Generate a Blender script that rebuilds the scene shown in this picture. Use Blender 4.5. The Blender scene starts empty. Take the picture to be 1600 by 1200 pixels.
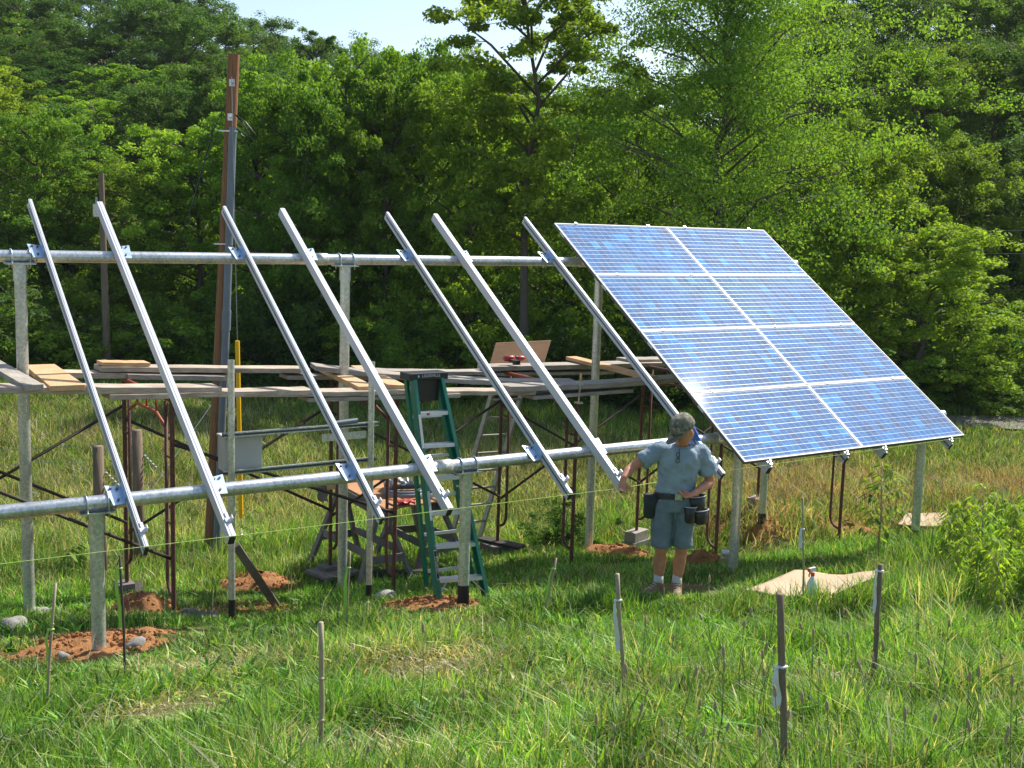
import bpy, math, random
import numpy as np
from mathutils import Vector, Matrix, Quaternion, Euler
random.seed(7); RNG = np.random.default_rng(11)
R_ = math.radians
scene = bpy.context.scene
C = scene.collection

# ------------------------------------------------------------------ camera
F_PX = 1808.857
CAM = np.array([-8.06703763, -7.88404935, 2.18888822])
YAW, PITCH, ROLL = R_(33.9846), R_(7.68823), R_(1.68525)
TILT = R_(34.4221)
def cam_axes():
    cy, sy, cp, sp = math.cos(YAW), math.sin(YAW), math.cos(PITCH), math.sin(PITCH)
    f = np.array([sy*cp, cy*cp, -sp]); rt = np.array([cy, -sy, 0]); up = np.cross(rt, f)
    c, s = math.cos(ROLL), math.sin(ROLL)
    return c*rt+s*up, -s*rt+c*up, f
AR, AU, AF = cam_axes()
cd = bpy.data.cameras.new('camera'); cam = bpy.data.objects.new('camera', cd); C.objects.link(cam)
cd.sensor_width = 36; cd.lens = F_PX/1600*36; cd.clip_start = .05; cd.clip_end = 3000
m = Matrix.Identity(4)
for i, a in enumerate((AR, AU, -AF)):
    for j in range(3): m[j][i] = float(a[j])
for j in range(3): m[j][3] = float(CAM[j])
cam.matrix_world = m
scene.camera = cam

# ------------------------------------------------------------------ light
SUN = Vector((.90, .16, 1.0)).normalized()
EL = math.asin(SUN.z); AZ = math.atan2(SUN.x, SUN.y)
w = bpy.data.worlds.new('World'); scene.world = w; w.use_nodes = True
nt = w.node_tree; bg = nt.nodes['Background']
sky = nt.nodes.new('ShaderNodeTexSky'); sky.sky_type = 'NISHITA'; sky.sun_disc = False
sky.sun_elevation = EL; sky.sun_rotation = AZ
sky.air_density = 1.0; sky.dust_density = 1.3; sky.ozone_density = 1.0
nt.links.new(sky.outputs[0], bg.inputs[0]); bg.inputs[1].default_value = .128
sd = bpy.data.lights.new('sun', 'SUN'); sd.energy = 4.9; sd.angle = R_(.55); sd.color = (1, .955, .87)
so = bpy.data.objects.new('sun', sd); C.objects.link(so)
so.rotation_euler = SUN.to_track_quat('Z', 'Y').to_euler()
scene.view_settings.view_transform = 'Standard'; scene.view_settings.look = 'None'
scene.view_settings.exposure = .66; scene.view_settings.gamma = 1
scene.cycles.max_bounces = 6; scene.cycles.diffuse_bounces = 3; scene.cycles.glossy_bounces = 3
scene.cycles.transmission_bounces = 5; scene.cycles.transparent_max_bounces = 6

# ------------------------------------------------------------------ placing
def ray(px, py): return AF + AR*(px-800)/F_PX - AU*(py-600)/F_PX
def PY(px, py, Y):
    d = ray(px, py); return Vector((CAM + d*(Y-CAM[1])/d[1]).tolist())
def PZ(px, py, Z):
    d = ray(px, py); return Vector((CAM + d*(Z-CAM[2])/d[2]).tolist())
SY, CY = math.sin(YAW), math.cos(YAW)
def LD(px, dep):   # lateral image column, depth -> plan position
    l = (px-800)/F_PX*dep
    return (CAM[0]+dep*SY+l*CY, CAM[1]+dep*CY-l*SY)
# terrain: thin plate spline through surveyed heights
ctl = [(-6, .5, -.99), (-2.86, .5, -1.13), (.43, .5, -1.30), (3.35, .5, -1.40), (-6, 2.95, -1.43), (-2.88, 2.95, -1.70),
       (.4, 2.95, -1.70), (3.4, 2.95, -1.76), (CAM[0], CAM[1], .60), (-9.5, .5, -.9), (-9.5, 3, -1.35), (6.5, .5, -1.5), (6.5, 3, -1.8),
       (-5.9, -3, -.36), (-3.7, -2.7, -.52), (-.5, -2.5, -.85), (2.5, -3, -.95), (-5, 4.8, -1.75), (-1, 5, -1.88), (4, 5, -1.92), (-10, 6, -1.7)]
for px, row in {-700: (-1.7, -1.6, -1.4, -.6, 3, 7, 14, 22), 0: (-1.85, -1.8, -1.5, -.4, 3.0, 7.5, 15, 24), 400: (-1.95, -1.95, -1.8, -1.3, 1, 4, 9, 13), 800: (-2, -2.05, -2.05, -2, -1.2, .5, 3, 5),
                1200: (-2, -2.1, -2.1, -1.8, .5, 3, 9, 15), 1600: (-2, -2.15, -1.95, -.6, 3.5, 8.5, 17, 27), 2300: (-2, -2.1, -1.7, 0, 4, 9, 18, 28)}.items():
    for d, z in zip((15, 20, 26, 34, 46, 60, 85, 120), row):
        x, y = LD(px, d); ctl.append((x, y, z))
for x, y, z in ((-14, -10, 1.0), (-2, -12, 1.0), (-9, -16, 1.8), (6, -8, -.2), (-40, -20, 2), (30, -30, 1), (-10, -60, 4), (-22, 0, -.6), (14, -2, -1.3)): ctl.append((x, y, z))
ctl = np.array(ctl)
def _U(r2): return np.where(r2 > 1e-9, .5*r2*np.log(r2+1e-12), 0)
_n = len(ctl); _S = 10.0
_P = ctl[:, :2]/_S
_K = _U(((_P[:, None]-_P[None])**2).sum(-1)) + np.eye(_n)*.0004
_A = np.zeros((_n+3, _n+3)); _A[:_n, :_n] = _K; _A[:_n, _n] = 1; _A[:_n, _n+1:] = _P; _A[_n, :_n] = 1; _A[_n+1:, :_n] = _P.T
_W = np.linalg.solve(_A, np.concatenate([ctl[:, 2], [0, 0, 0]]))
def gz(x, y):
    x = np.atleast_1d(np.asarray(x, float)); y = np.atleast_1d(np.asarray(y, float))
    dx, dy = x-CAM[0], y-CAM[1]; r = np.hypot(dx, dy); k = np.minimum(1, 110/np.maximum(r, 1e-6))
    q = np.stack([CAM[0]+dx*k, CAM[1]+dy*k], -1)/_S
    out = np.empty(len(q))
    for i in range(0, len(q), 20000):
        s = q[i:i+20000]
        out[i:i+20000] = _U(((s[:, None]-_P[None])**2).sum(-1))@_W[:_n] + _W[_n] + s@_W[_n+1:]
    q0 = q*_S
    out += .018*np.sin(q0[:, 0]*2.3+q0[:, 1]*1.1)*np.cos(q0[:, 1]*1.9-q0[:, 0]*.7)*np.clip(r/4, 0, 1)
    return out
def G(x, y): return float(gz(x, y)[0])
def PG(px, py):
    z = -1.0
    for _ in range(30):
        p = PZ(px, py, z); z = .5*z+.5*G(p.x, p.y)
    return Vector((p.x, p.y, G(p.x, p.y)))

# ------------------------------------------------------------------ materials
MATS = {}
def nodes(name):
    m = bpy.data.materials.new(name); m.use_nodes = True; t = m.node_tree; b = t.nodes['Principled BSDF']
    MATS[name] = m; return m, t, b
def ramp(t, fac, stops):
    r = t.nodes.new('ShaderNodeValToRGB'); e = r.color_ramp.elements
    while len(e) < len(stops): e.new(.5)
    for k, (p, c) in zip(e, stops): k.position = p; k.color = (*c, 1)
    t.links.new(fac, r.inputs[0]); return r.outputs[0]
def noise(t, scale, detail=4, rough=.6, vec=None, dist=0):
    n = t.nodes.new('ShaderNodeTexNoise'); n.inputs['Scale'].default_value = scale; n.inputs['Detail'].default_value = detail
    n.inputs['Roughness'].default_value = rough; n.inputs['Distortion'].default_value = dist
    if vec is None:
        tc = t.nodes.new('ShaderNodeTexCoord'); vec = tc.outputs['Object']
    t.links.new(vec, n.inputs['Vector']); return n.outputs['Fac']
def stretch(t, sx, sy, sz):
    tc = t.nodes.new('ShaderNodeTexCoord'); mp = t.nodes.new('ShaderNodeMapping'); mp.inputs['Scale'].default_value = (sx, sy, sz)
    t.links.new(tc.outputs['Object'], mp.inputs['Vector']); return mp.outputs[0]
def bump(t, b, fac, s, d=.02):
    n = t.nodes.new('ShaderNodeBump'); n.inputs['Strength'].default_value = s; n.inputs['Distance'].default_value = d
    t.links.new(fac, n.inputs['Height']); t.links.new(n.outputs[0], b.inputs['Normal'])
def simple(name, c1, c2=None, rough=.6, metal=0, scale=8, bmp=0, vec=None, spec=.5):
    m, t, b = nodes(name); b.inputs['Roughness'].default_value = rough; b.inputs['Metallic'].default_value = metal
    b.inputs['Specular IOR Level'].default_value = spec
    if c2 is None: c2 = tuple(x*.82 for x in c1)
    f = noise(t, scale, 6, .65, stretch(t, *vec) if vec else None)
    t.links.new(ramp(t, f, [(.3, c2), (.7, c1)]), b.inputs['Base Color'])
    if bmp: bump(t, b, f, bmp)
    return m
M = {}
M['galv'] = simple('galvanised_steel', (.66, .68, .67), (.36, .38, .37), .36, .8, 18, .05, (1, 1, 1))
M['galvdull'] = simple('weathered_galvanised_steel', (.68, .68, .60), (.42, .43, .38), .38, .6, 11, .05, (1.5, 1.5, .4))
M['zinc'] = simple('zinc_plate', (.52, .66, .80), (.38, .52, .68), .42, .6, 20)
M['alu'] = simple('anodised_aluminium', (.56, .575, .62), (.48, .49, .53), .55, .15, 3, 0, (1, .2, .2))
def spangle(name, a, b_, metal, rough):
    m, t, b = nodes(name); b.inputs['Metallic'].default_value = metal; b.inputs['Roughness'].default_value = rough
    v = t.nodes.new('ShaderNodeTexVoronoi'); v.inputs['Scale'].default_value = 55; tc = t.nodes.new('ShaderNodeTexCoord'); t.links.new(tc.outputs['Object'], v.inputs['Vector'])
    n1 = noise(t, 2.2, 6, .7, stretch(t, 1, 1, .5)); ad = t.nodes.new('ShaderNodeMath'); ad.operation = 'MULTIPLY_ADD'; ad.inputs[1].default_value = .35
    t.links.new(v.outputs['Color'], ad.inputs[0]); t.links.new(n1, ad.inputs[2]); t.links.new(ramp(t, ad.outputs[0], [(.42, b_), (.85, a)]), b.inputs['Base Color']); return m
M['galv'] = spangle('galvanised_steel', (.70, .72, .71), (.34, .37, .36), .8, .35)
M['galvdull'] = spangle('weathered_galvanised_steel', (.72, .72, .64), (.36, .37, .32), .6, .38)
M['aludark'] = simple('recess_shade_bolt_metal', (.18, .18, .20), None, .5, .4)  # darkened to stand in for shade in recesses; the bolts share it
M['black'] = simple('black_plastic', (.016, .016, .017), (.01, .01, .01), .5)
M['rust'] = simple('rusted_scaffold_paint', (.17, .058, .038), (.075, .03, .022), .7, .1, 22, .15)
M['rustdark'] = simple('dark_rusted_brace', (.070, .048, .036), (.035, .026, .022), .7, .2, 22, .1)
M['orange'] = simple('faded_orange_paint', (.42, .075, .03), (.22, .05, .025), .6, 0, 25)
M['yellow'] = simple('yellow_guard', (.95, .55, .012), (.88, .48, .01), .4, 0, 5)
M['greenfg'] = simple('green_fibreglass', (.008, .17, .105), (.006, .125, .08), .38, 0, 12)
M['stepalu'] = simple('ladder_step_aluminium', (.74, .75, .79), (.6, .61, .65), .4, .5, 15)
M['oldalu'] = simple('old_ladder_aluminium', (.40, .37, .31), (.26, .24, .2), .5, .4, 15)
M['boxgrey'] = simple('grey_box_enamel', (.46, .46, .42), (.40, .40, .37), .5, 0, 5)
M['pvc'] = simple('grey_conduit', (.17, .20, .235), (.12, .145, .17), .45, 0, 5)
M['red'] = simple('red_plastic', (.42, .03, .03), None, .4)
M['redorange'] = simple('orange_red_plastic', (.75, .07, .01), None, .35)
M['white'] = simple('white_plastic', (.75, .75, .76), (.66, .66, .68), .4)
M['label'] = simple('printed_sticker', (.62, .62, .60), (.35, .35, .34), .5, 0, 160)
M['stone'] = simple('pale_stone', (.42, .40, .37), (.22, .21, .19), .9, 0, 9, .5)
M['conc'] = simple('concrete', (.30, .29, .26), (.19, .18, .16), .9, 0, 12, .4)
M['card'] = simple('cardboard', (.52, .38, .25), (.44, .31, .19), .85, 0, 3)
M['ribbonw'] = simple('white_ribbon', (.72, .74, .78), None, .5)
M['ribbong'] = simple('lime_ribbon', (.36, .62, .08), None, .5)
M['string'] = simple('lime_string', (.55, .72, .18), None, .5)
M['wire'] = simple('steel_wire', (.35, .36, .36), None, .4, .7)
M['cable'] = simple('black_cable', (.012, .012, .012), None, .4)
M['blue'] = simple('blue_bandana', (.08, .24, .70), (.05, .15, .50), .8, 0, 30)
M['bamboo'] = simple('bamboo_stake', (.44, .35, .22), (.24, .19, .12), .6, 0, 9, 0, (3, 3, 1))
M['darkstake'] = simple('dark_stake', (.07, .055, .045), None, .8)
def woodmat(name, a, b_, sc=6, rot=None):
    m, t, b = nodes(name); b.inputs['Roughness'].default_value = .82; b.inputs['Specular IOR Level'].default_value = .25
    v = stretch(t, 1.2, 14, 14); f = noise(t, sc, 8, .7, v, .6)
    g = noise(t, 3.2, 4, .6)
    mx = t.nodes.new('ShaderNodeMath'); mx.operation = 'MULTIPLY_ADD'; mx.inputs[1].default_value = .6
    t.links.new(f, mx.inputs[0]); ml = t.nodes.new('ShaderNodeMath'); ml.operation = 'MULTIPLY'; ml.inputs[1].default_value = .4
    t.links.new(g, ml.inputs[0]); t.links.new(ml.outputs[0], mx.inputs[2])
    mid = tuple((p+q)/2 for p, q in zip(a, b_))
    t.links.new(ramp(t, mx.outputs[0], [(.34, b_), (.5, mid), (.62, a)]), b.inputs['Base Color']); bump(t, b, f, .5, .006)
    return m
M['oldwood'] = woodmat('weathered_plank', (.58, .48, .37), (.20, .155, .115))
M['oldwood2'] = woodmat('grey_weathered_plank', (.46, .41, .35), (.20, .17, .135))
M['newwood'] = woodmat('fresh_pine', (.66, .42, .23), (.48, .28, .13))
M['sawwood'] = woodmat('grey_sawhorse_wood', (.24, .215, .185), (.10, .088, .072))
M['darkwood'] = woodmat('dark_wood', (.075, .065, .055), (.03, .026, .022))
M['ply'] = woodmat('plywood_brown', (.24, .14, .075), (.17, .10, .055), 3)
M['benchtop'] = woodmat('bench_plywood', (.50, .27, .13), (.34, .17, .08), 3)
def vertwood(name, a, b_):
    m, t, b = nodes(name); b.inputs['Roughness'].default_value = .85; b.inputs['Specular IOR Level'].default_value = .2
    f = noise(t, 5, 8, .7, stretch(t, 10, 10, .7), .4)
    t.links.new(ramp(t, f, [(.3, b_), (.68, a)]), b.inputs['Base Color']); bump(t, b, f, .6, .01); return m
M['pole'] = vertwood('treated_pole', (.33, .165, .080), (.16, .078, .040))
M['post'] = vertwood('grey_fence_post', (.27, .20, .14), (.12, .09, .065))
M['bark'] = vertwood('tree_bark', (.17, .14, .11), (.07, .058, .045))
def dirtmat(name, a, b_, c_):
    m, t, b = nodes(name); b.inputs['Roughness'].default_value = .95; b.inputs['Specular IOR Level'].default_value = .1
    f = noise(t, 7, 10, .75); g = noise(t, 40, 6, .7)
    t.links.new(ramp(t, f, [(.3, c_), (.48, b_), (.66, a)]), b.inputs['Base Color'])
    ad = t.nodes.new('ShaderNodeMath'); ad.operation = 'ADD'; t.links.new(f, ad.inputs[0]); t.links.new(g, ad.inputs[1])
    bump(t, b, ad.outputs[0], .9, .05); return m
M['dirt'] = dirtmat('orange_clay', (.56, .28, .12), (.43, .205, .085), (.25, .125, .058))
M['gravel'] = dirtmat('grey_rubble', (.36, .33, .29), (.24, .21, .18), (.13, .10, .08))
# leaves and grass read their own colour from each blade
def leafmat(name, trans, rough=.5, sat=1.0, tint=(1, 1, 1), spec=.35):
    m, t, b = nodes(name); a = t.nodes.new('ShaderNodeAttribute'); a.attribute_name = 'Col'
    oi = t.nodes.new('ShaderNodeObjectInfo')
    hs = t.nodes.new('ShaderNodeHueSaturation'); t.links.new(a.outputs['Color'], hs.inputs['Color'])
    mr = t.nodes.new('ShaderNodeMapRange'); mr.inputs['To Min'].default_value = .485; mr.inputs['To Max'].default_value = .512
    t.links.new(oi.outputs['Random'], mr.inputs['Value']); t.links.new(mr.outputs[0], hs.inputs['Hue'])
    mr2 = t.nodes.new('ShaderNodeMapRange'); mr2.inputs['To Min'].default_value = .8; mr2.inputs['To Max'].default_value = 1.15
    mm = t.nodes.new('ShaderNodeMath'); mm.operation = 'FRACT'; m3 = t.nodes.new('ShaderNodeMath'); m3.operation = 'MULTIPLY'; m3.inputs[1].default_value = 7.31
    t.links.new(oi.outputs['Random'], m3.inputs[0]); t.links.new(m3.outputs[0], mm.inputs[0]); t.links.new(mm.outputs[0], mr2.inputs['Value']); t.links.new(mr2.outputs[0], hs.inputs['Value'])
    hs.inputs['Saturation'].default_value = sat
    b.inputs['Roughness'].default_value = rough; b.inputs['Specular IOR Level'].default_value = spec
    t.links.new(hs.outputs[0], b.inputs['Base Color'])
    tr = t.nodes.new('ShaderNodeBsdfTranslucent'); tm = t.nodes.new('ShaderNodeMix'); tm.data_type = 'RGBA'; tm.blend_type = 'MULTIPLY'; tm.inputs[0].default_value = 1
    tm.inputs[7].default_value = (1.25, 1.22, .45, 1); t.links.new(hs.outputs[0], tm.inputs[6]); t.links.new(tm.outputs[2], tr.inputs['Color'])
    mix = t.nodes.new('ShaderNodeMixShader'); mix.inputs[0].default_value = trans
    out = t.nodes['Material Output']; t.links.new(b.outputs[0], mix.inputs[1]); t.links.new(tr.outputs[0], mix.inputs[2]); t.links.new(mix.outputs[0], out.inputs[0])
    return m
M['leaf'] = leafmat('tree_leaves', .52, .6, 1.0, spec=.12)
M['grass'] = leafmat('grass_blades', .42, .5, spec=.3)
# ground
m, t, b = nodes('meadow_soil'); b.inputs['Roughness'].default_value = .95; b.inputs['Specular IOR Level'].default_value = .1
f1 = noise(t, .9, 6, .6); f2 = noise(t, 14, 6, .7)
c1 = ramp(t, f1, [(.3, (.070, .095, .028)), (.5, (.12, .125, .045)), (.7, (.19, .155, .08))])
c2 = ramp(t, f2, [(.3, (.55, .55, .5)), (.7, (1.25, 1.2, 1.1))])
mx = t.nodes.new('ShaderNodeMix'); mx.data_type = 'RGBA'; mx.blend_type = 'MULTIPLY'; mx.inputs[0].default_value = 1
t.links.new(c1, mx.inputs[6]); t.links.new(c2, mx.inputs[7]); t.links.new(mx.outputs[2], b.inputs['Base Color']); bump(t, b, f2, .8, .05)
M['soil'] = m
# solar cells: 18 columns by 6 rows of narrow cells, two busbars per row, object space metres
PW, PH = 1.7392, 1.0
def cellmat():
    m, t, b = nodes('solar_cells'); L = t.links; N = t.nodes
    tc = N.new('ShaderNodeTexCoord'); sp = N.new('ShaderNodeSeparateXYZ'); L.new(tc.outputs['Object'], sp.inputs[0])
    def mth(op, a, bb=None, c=None):
        n = N.new('ShaderNodeMath'); n.operation = op
        for i, v in enumerate((a, bb, c)):
            if v is None: continue
            if isinstance(v, (int, float)): n.inputs[i].default_value = v
            else: L.new(v, n.inputs[i])
        return n.outputs[0]
    mx_, my_ = .038, .036
    u = mth('MULTIPLY', mth('SUBTRACT', sp.outputs[0], mx_), 18/(PW-2*mx_)); v = mth('MULTIPLY', mth('SUBTRACT', sp.outputs[1], my_), 6/(PH-2*my_))
    fu = mth('FRACT', u); fv = mth('FRACT', v)
    eu = mth('ABSOLUTE', mth('SUBTRACT', fu, .5)); ev = mth('ABSOLUTE', mth('SUBTRACT', fv, .5))
    gap = mth('MAXIMUM', mth('GREATER_THAN', eu, .470), mth('GREATER_THAN', ev, .4935))
    out = mth('MAXIMUM', mth('MAXIMUM', mth('LESS_THAN', u, 0), mth('GREATER_THAN', u, 18)), mth('MAXIMUM', mth('LESS_THAN', v, 0), mth('GREATER_THAN', v, 6)))
    white = mth('MAXIMUM', gap, out)
    bus = mth('LESS_THAN', mth('ABSOLUTE', mth('SUBTRACT', ev, .25)), .012)
    cv = N.new('ShaderNodeCombineXYZ'); L.new(mth('FLOOR', u), cv.inputs[0]); L.new(mth('FLOOR', v), cv.inputs[1])
    oi = N.new('ShaderNodeObjectInfo'); L.new(mth('MULTIPLY', oi.outputs['Random'], 50), cv.inputs[2])
    wn = N.new('ShaderNodeTexWhiteNoise'); L.new(cv.outputs[0], wn.inputs['Vector'])
    base = ramp(t, wn.outputs['Value'], [(0, (.016, .090, .24)), (.3, (.019, .120, .31)), (.6, (.023, .150, .38)), (.82, (.045, .095, .20)), (.93, (.018, .18, .44)), (1, (.03, .25, .56))])
    vor = N.new('ShaderNodeTexVoronoi'); vor.inputs['Scale'].default_value = 38; L.new(tc.outputs['Object'], vor.inputs['Vector'])
    cm = N.new('ShaderNodeMix'); cm.data_type = 'RGBA'; cm.blend_type = 'MULTIPLY'; cm.inputs[0].default_value = 1
    L.new(base, cm.inputs[6]); L.new(ramp(t, vor.outputs['Color'], [(0, (.75, .75, .8)), (1, (1.2, 1.2, 1.15))]), cm.inputs[7])
    a1 = N.new('ShaderNodeMix'); a1.data_type = 'RGBA'; L.new(white, a1.inputs[0]); L.new(cm.outputs[2], a1.inputs[6]); a1.inputs[7].default_value = (.24, .29, .38, 1)
    a2 = N.new('ShaderNodeMix'); a2.data_type = 'RGBA'; L.new(bus, a2.inputs[0]); L.new(a1.outputs[2], a2.inputs[6]); a2.inputs[7].default_value = (.33, .40, .50, 1)
    L.new(a2.outputs[2], b.inputs['Base Color'])
    L.new(mth('MULTIPLY', bus, .12), b.inputs['Metallic'])
    L.new(mth('SUBTRACT', .8, mth('MULTIPLY', bus, .4)), b.inputs['Roughness'])
    b.inputs['Coat Weight'].default_value = .45; b.inputs['Coat Roughness'].default_value = .03
    b.inputs['Specular IOR Level'].default_value = .05
    return m
M['cells'] = cellmat()
M['frame'] = simple('panel_frame_aluminium', (.50, .50, .49), (.42, .42, .41), .6, .1, 6)
M['frameshade'] = simple('shade_dark_frame', (.10, .095, .085), None, .5, .4)  # frame metal darkened to look as it does in shade
# person
M['skin'] = simple('skin', (.56, .25, .135), (.40, .16, .085), .5, 0, 14)
M['shirt'] = simple('grey_blue_cotton', (.30, .375, .43), (.205, .265, .315), .9, 0, 6, .12, None, .1)
M['shorts'] = simple('washed_green_denim', (.185, .235, .25), (.11, .15, .165), .9, 0, 6, .15, None, .1)
M['leather'] = simple('black_leather', (.030, .029, .028), (.015, .015, .015), .45, 0, 12)
M['pouch'] = simple('dark_green_canvas', (.022, .035, .030), (.012, .02, .017), .8, 0, 15)
M['boot'] = simple('tan_boot_leather', (.34, .21, .12), (.17, .105, .06), .7, 0, 18, .2)
M['sock'] = simple('white_sock', (.55, .54, .52), None, .9, 0, 60, .2)
M['hair'] = simple('grey_hair', (.10, .09, .08), None, .7, 0, 60)
M['eye'] = simple('eye', (.5, .48, .45), None, .3)
m, t, b = nodes('camouflage_cloth'); b.inputs['Roughness'].default_value = .9
f = noise(t, 26, 2, .5, None, .8); t.links.new(ramp(t, f, [(.36, (.07, .068, .05)), (.45, (.17, .155, .11)), (.52, (.10, .105, .065)), (.60, (.27, .24, .18))]), b.inputs['Base Color']); M['camo'] = m
m, t, b = nodes('clear_glass'); b.inputs['Transmission Weight'].default_value = .9; b.inputs['Roughness'].default_value = .03; b.inputs['Base Color'].default_value = (.9, .95, .9, 1); M['glass'] = m
M['juice'] = simple('yellow_liquid', (.45, .42, .10), None, .3)
m, t, b = nodes('milky_plastic'); b.inputs['Base Color'].default_value = (.74, .76, .74, 1); b.inputs['Transmission Weight'].default_value = .1; b.inputs['Roughness'].default_value = .3; M['milky'] = m

# ------------------------------------------------------------------ object helpers
WM = {}
def tag(o, label=None, cat=None, group=None, kind=None):
    if label: o['label'] = label
    if cat: o['category'] = cat
    if group: o['group'] = group
    if kind: o['kind'] = kind
    return o
def thing(name, label, cat, loc=(0, 0, 0), rot=None, group=None):
    o = bpy.data.objects.new(name, None); C.objects.link(o); o.empty_display_size = .1
    o.location = loc
    mw = Matrix.Translation(Vector(loc))
    if rot is not None:
        o.rotation_euler = rot; mw = mw @ Euler(rot).to_matrix().to_4x4()
    WM[o] = mw
    return tag(o, label, cat, group)
class MB:
    def __init__(s): s.v = []; s.f = []
    def add(s, vs, fs):
        n = len(s.v); s.v += [Vector(v) for v in vs]; s.f += [tuple(i+n for i in f) for f in fs]; return s
    def box(s, c, size, rot=None):
        c = Vector(c); h = Vector(size)/2; q = rot if rot is not None else Matrix.Identity(3)
        vs = [c + q @ Vector((x*h.x, y*h.y, z*h.z)) for x in (-1, 1) for y in (-1, 1) for z in (-1, 1)]
        return s.add(vs, [(0, 1, 3, 2), (4, 6, 7, 5), (0, 4, 5, 1), (2, 3, 7, 6), (0, 2, 6, 4), (1, 5, 7, 3)])
    def bar(s, a, b, w, h, up=(0, 0, 1)):     # w across, h along up
        a, b = Vector(a), Vector(b); d = (b-a); L = d.length; d.normalize(); u = Vector(up); x = d.cross(u).normalized(); u = x.cross(d).normalized()
        q = Matrix((d, x, u)).transposed(); return s.box((a+b)/2, (L, w, h), q)
    def tube(s, pts, r, n=10, cap=True):
        pts = [Vector(p) for p in pts]; rs = r if isinstance(r, (list, tuple)) else [r]*len(pts)
        base = len(s.v); prev = None
        for i, p in enumerate(pts):
            d = (pts[min(i+1, len(pts)-1)]-pts[max(i-1, 0)]).normalized()
            if prev is None: x = d.orthogonal().normalized()
            else: x = (prev - d*prev.dot(d)).normalized()
            prev = x; y = d.cross(x)
            for k in range(n):
                a = 2*math.pi*k/n; s.v.append(p + (x*math.cos(a)+y*math.sin(a))*rs[i])
        for i in range(len(pts)-1):
            for k in range(n):
                a = base+i*n+k; b = base+i*n+(k+1) % n; s.f.append((a, b, b+n, a+n))
        if cap: s.f.append(tuple(base+k for k in reversed(range(n)))); s.f.append(tuple(base+(len(pts)-1)*n+k for k in range(n)))
        return s
    def loft(s, rings, n=18):      # rings: (centre, rx, ry, xaxis, yaxis)
        base = len(s.v)
        for c, rx, ry, xa, ya in rings:
            c, xa, ya = Vector(c), Vector(xa), Vector(ya)
            for k in range(n):
                a = 2*math.pi*k/n; s.v.append(c + xa*rx*math.cos(a) + ya*ry*math.sin(a))
        for i in range(len(rings)-1):
            for k in range(n):
                a = base+i*n+k; b = base+i*n+(k+1) % n; s.f.append((a, b, b+n, a+n))
        s.f.append(tuple(base+k for k in reversed(range(n)))); s.f.append(tuple(base+(len(rings)-1)*n+k for k in range(n)))
        return s
    def ball(s, c, r, q=None, nu=14, nv=9):
        c = Vector(c); r = Vector(r) if hasattr(r, '__len__') else Vector((r, r, r)); q = q or Matrix.Identity(3)
        base = len(s.v)
        for j in range(1, nv):
            t_ = math.pi*j/nv
            for k in range(nu):
                a = 2*math.pi*k/nu; s.v.append(c + q @ Vector((r.x*math.sin(t_)*math.cos(a), r.y*math.sin(t_)*math.sin(a), r.z*math.cos(t_))))
        s.v += [c+q @ Vector((0, 0, r.z)), c-q @ Vector((0, 0, r.z))]; T = base+(nv-1)*nu
        for j in range(nv-2):
            for k in range(nu):
                a = base+j*nu+k; b = base+j*nu+(k+1) % nu; s.f.append((a, a+nu, b+nu, b))
        for k in range(nu):
            s.f.append((T, base+k, base+(k+1) % nu)); e = base+(nv-2)*nu; s.f.append((T+1, e+(k+1) % nu, e+k))
        return s
    def prism(s, poly, thick_vec):
        n = len(poly); p = [Vector(a) for a in poly]; tv = Vector(thick_vec)
        return s.add(p+[a+tv for a in p], [tuple(range(n)), tuple(reversed(range(n, 2*n)))]+[(i, i+n, (i+1) % n+n, (i+1) % n) for i in range(n)])
    def build(s, name, mat, parent=None, smooth=False, origin=None, local=False, bevel=0, remesh=0):
        me = bpy.data.meshes.new(name)
        if parent is not None and not local: inv = WM[parent].inverted(); vs = [inv @ v for v in s.v]
        elif origin is not None: o_ = Vector(origin); vs = [v-o_ for v in s.v]
        else: vs = s.v
        me.from_pydata([tuple(v) for v in vs], [], s.f); me.validate(); me.materials.append(mat)
        if smooth:
            me.shade_smooth()
        o = bpy.data.objects.new(name, me); C.objects.link(o)
        if parent is not None: o.parent = parent; WM[o] = WM[parent]
        elif origin is not None: o.location = origin; WM[o] = Matrix.Translation(Vector(origin))
        else: WM[o] = Matrix.Identity(4)
        if remesh:
            r = o.modifiers.new('remesh', 'REMESH'); r.mode = 'VOXEL'; r.voxel_size = remesh; r.use_smooth_shade = True
            sm = o.modifiers.new('smooth', 'SMOOTH'); sm.factor = .5; sm.iterations = 4
        elif bevel:
            bv = o.modifiers.new('bevel', 'BEVEL'); bv.width = bevel; bv.segments = 2; bv.limit_method = 'ANGLE'
        return o
def smooth_by_angle(o):
    me = o.data; me.shade_smooth(); me.set_sharp_from_angle(angle=R_(40)); return o
def pipe(name, pts, r, mat, parent=None, n=20, **k):
    return smooth_by_angle(MB().tube(pts, r, n).build(name, mat, parent, **k))
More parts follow.
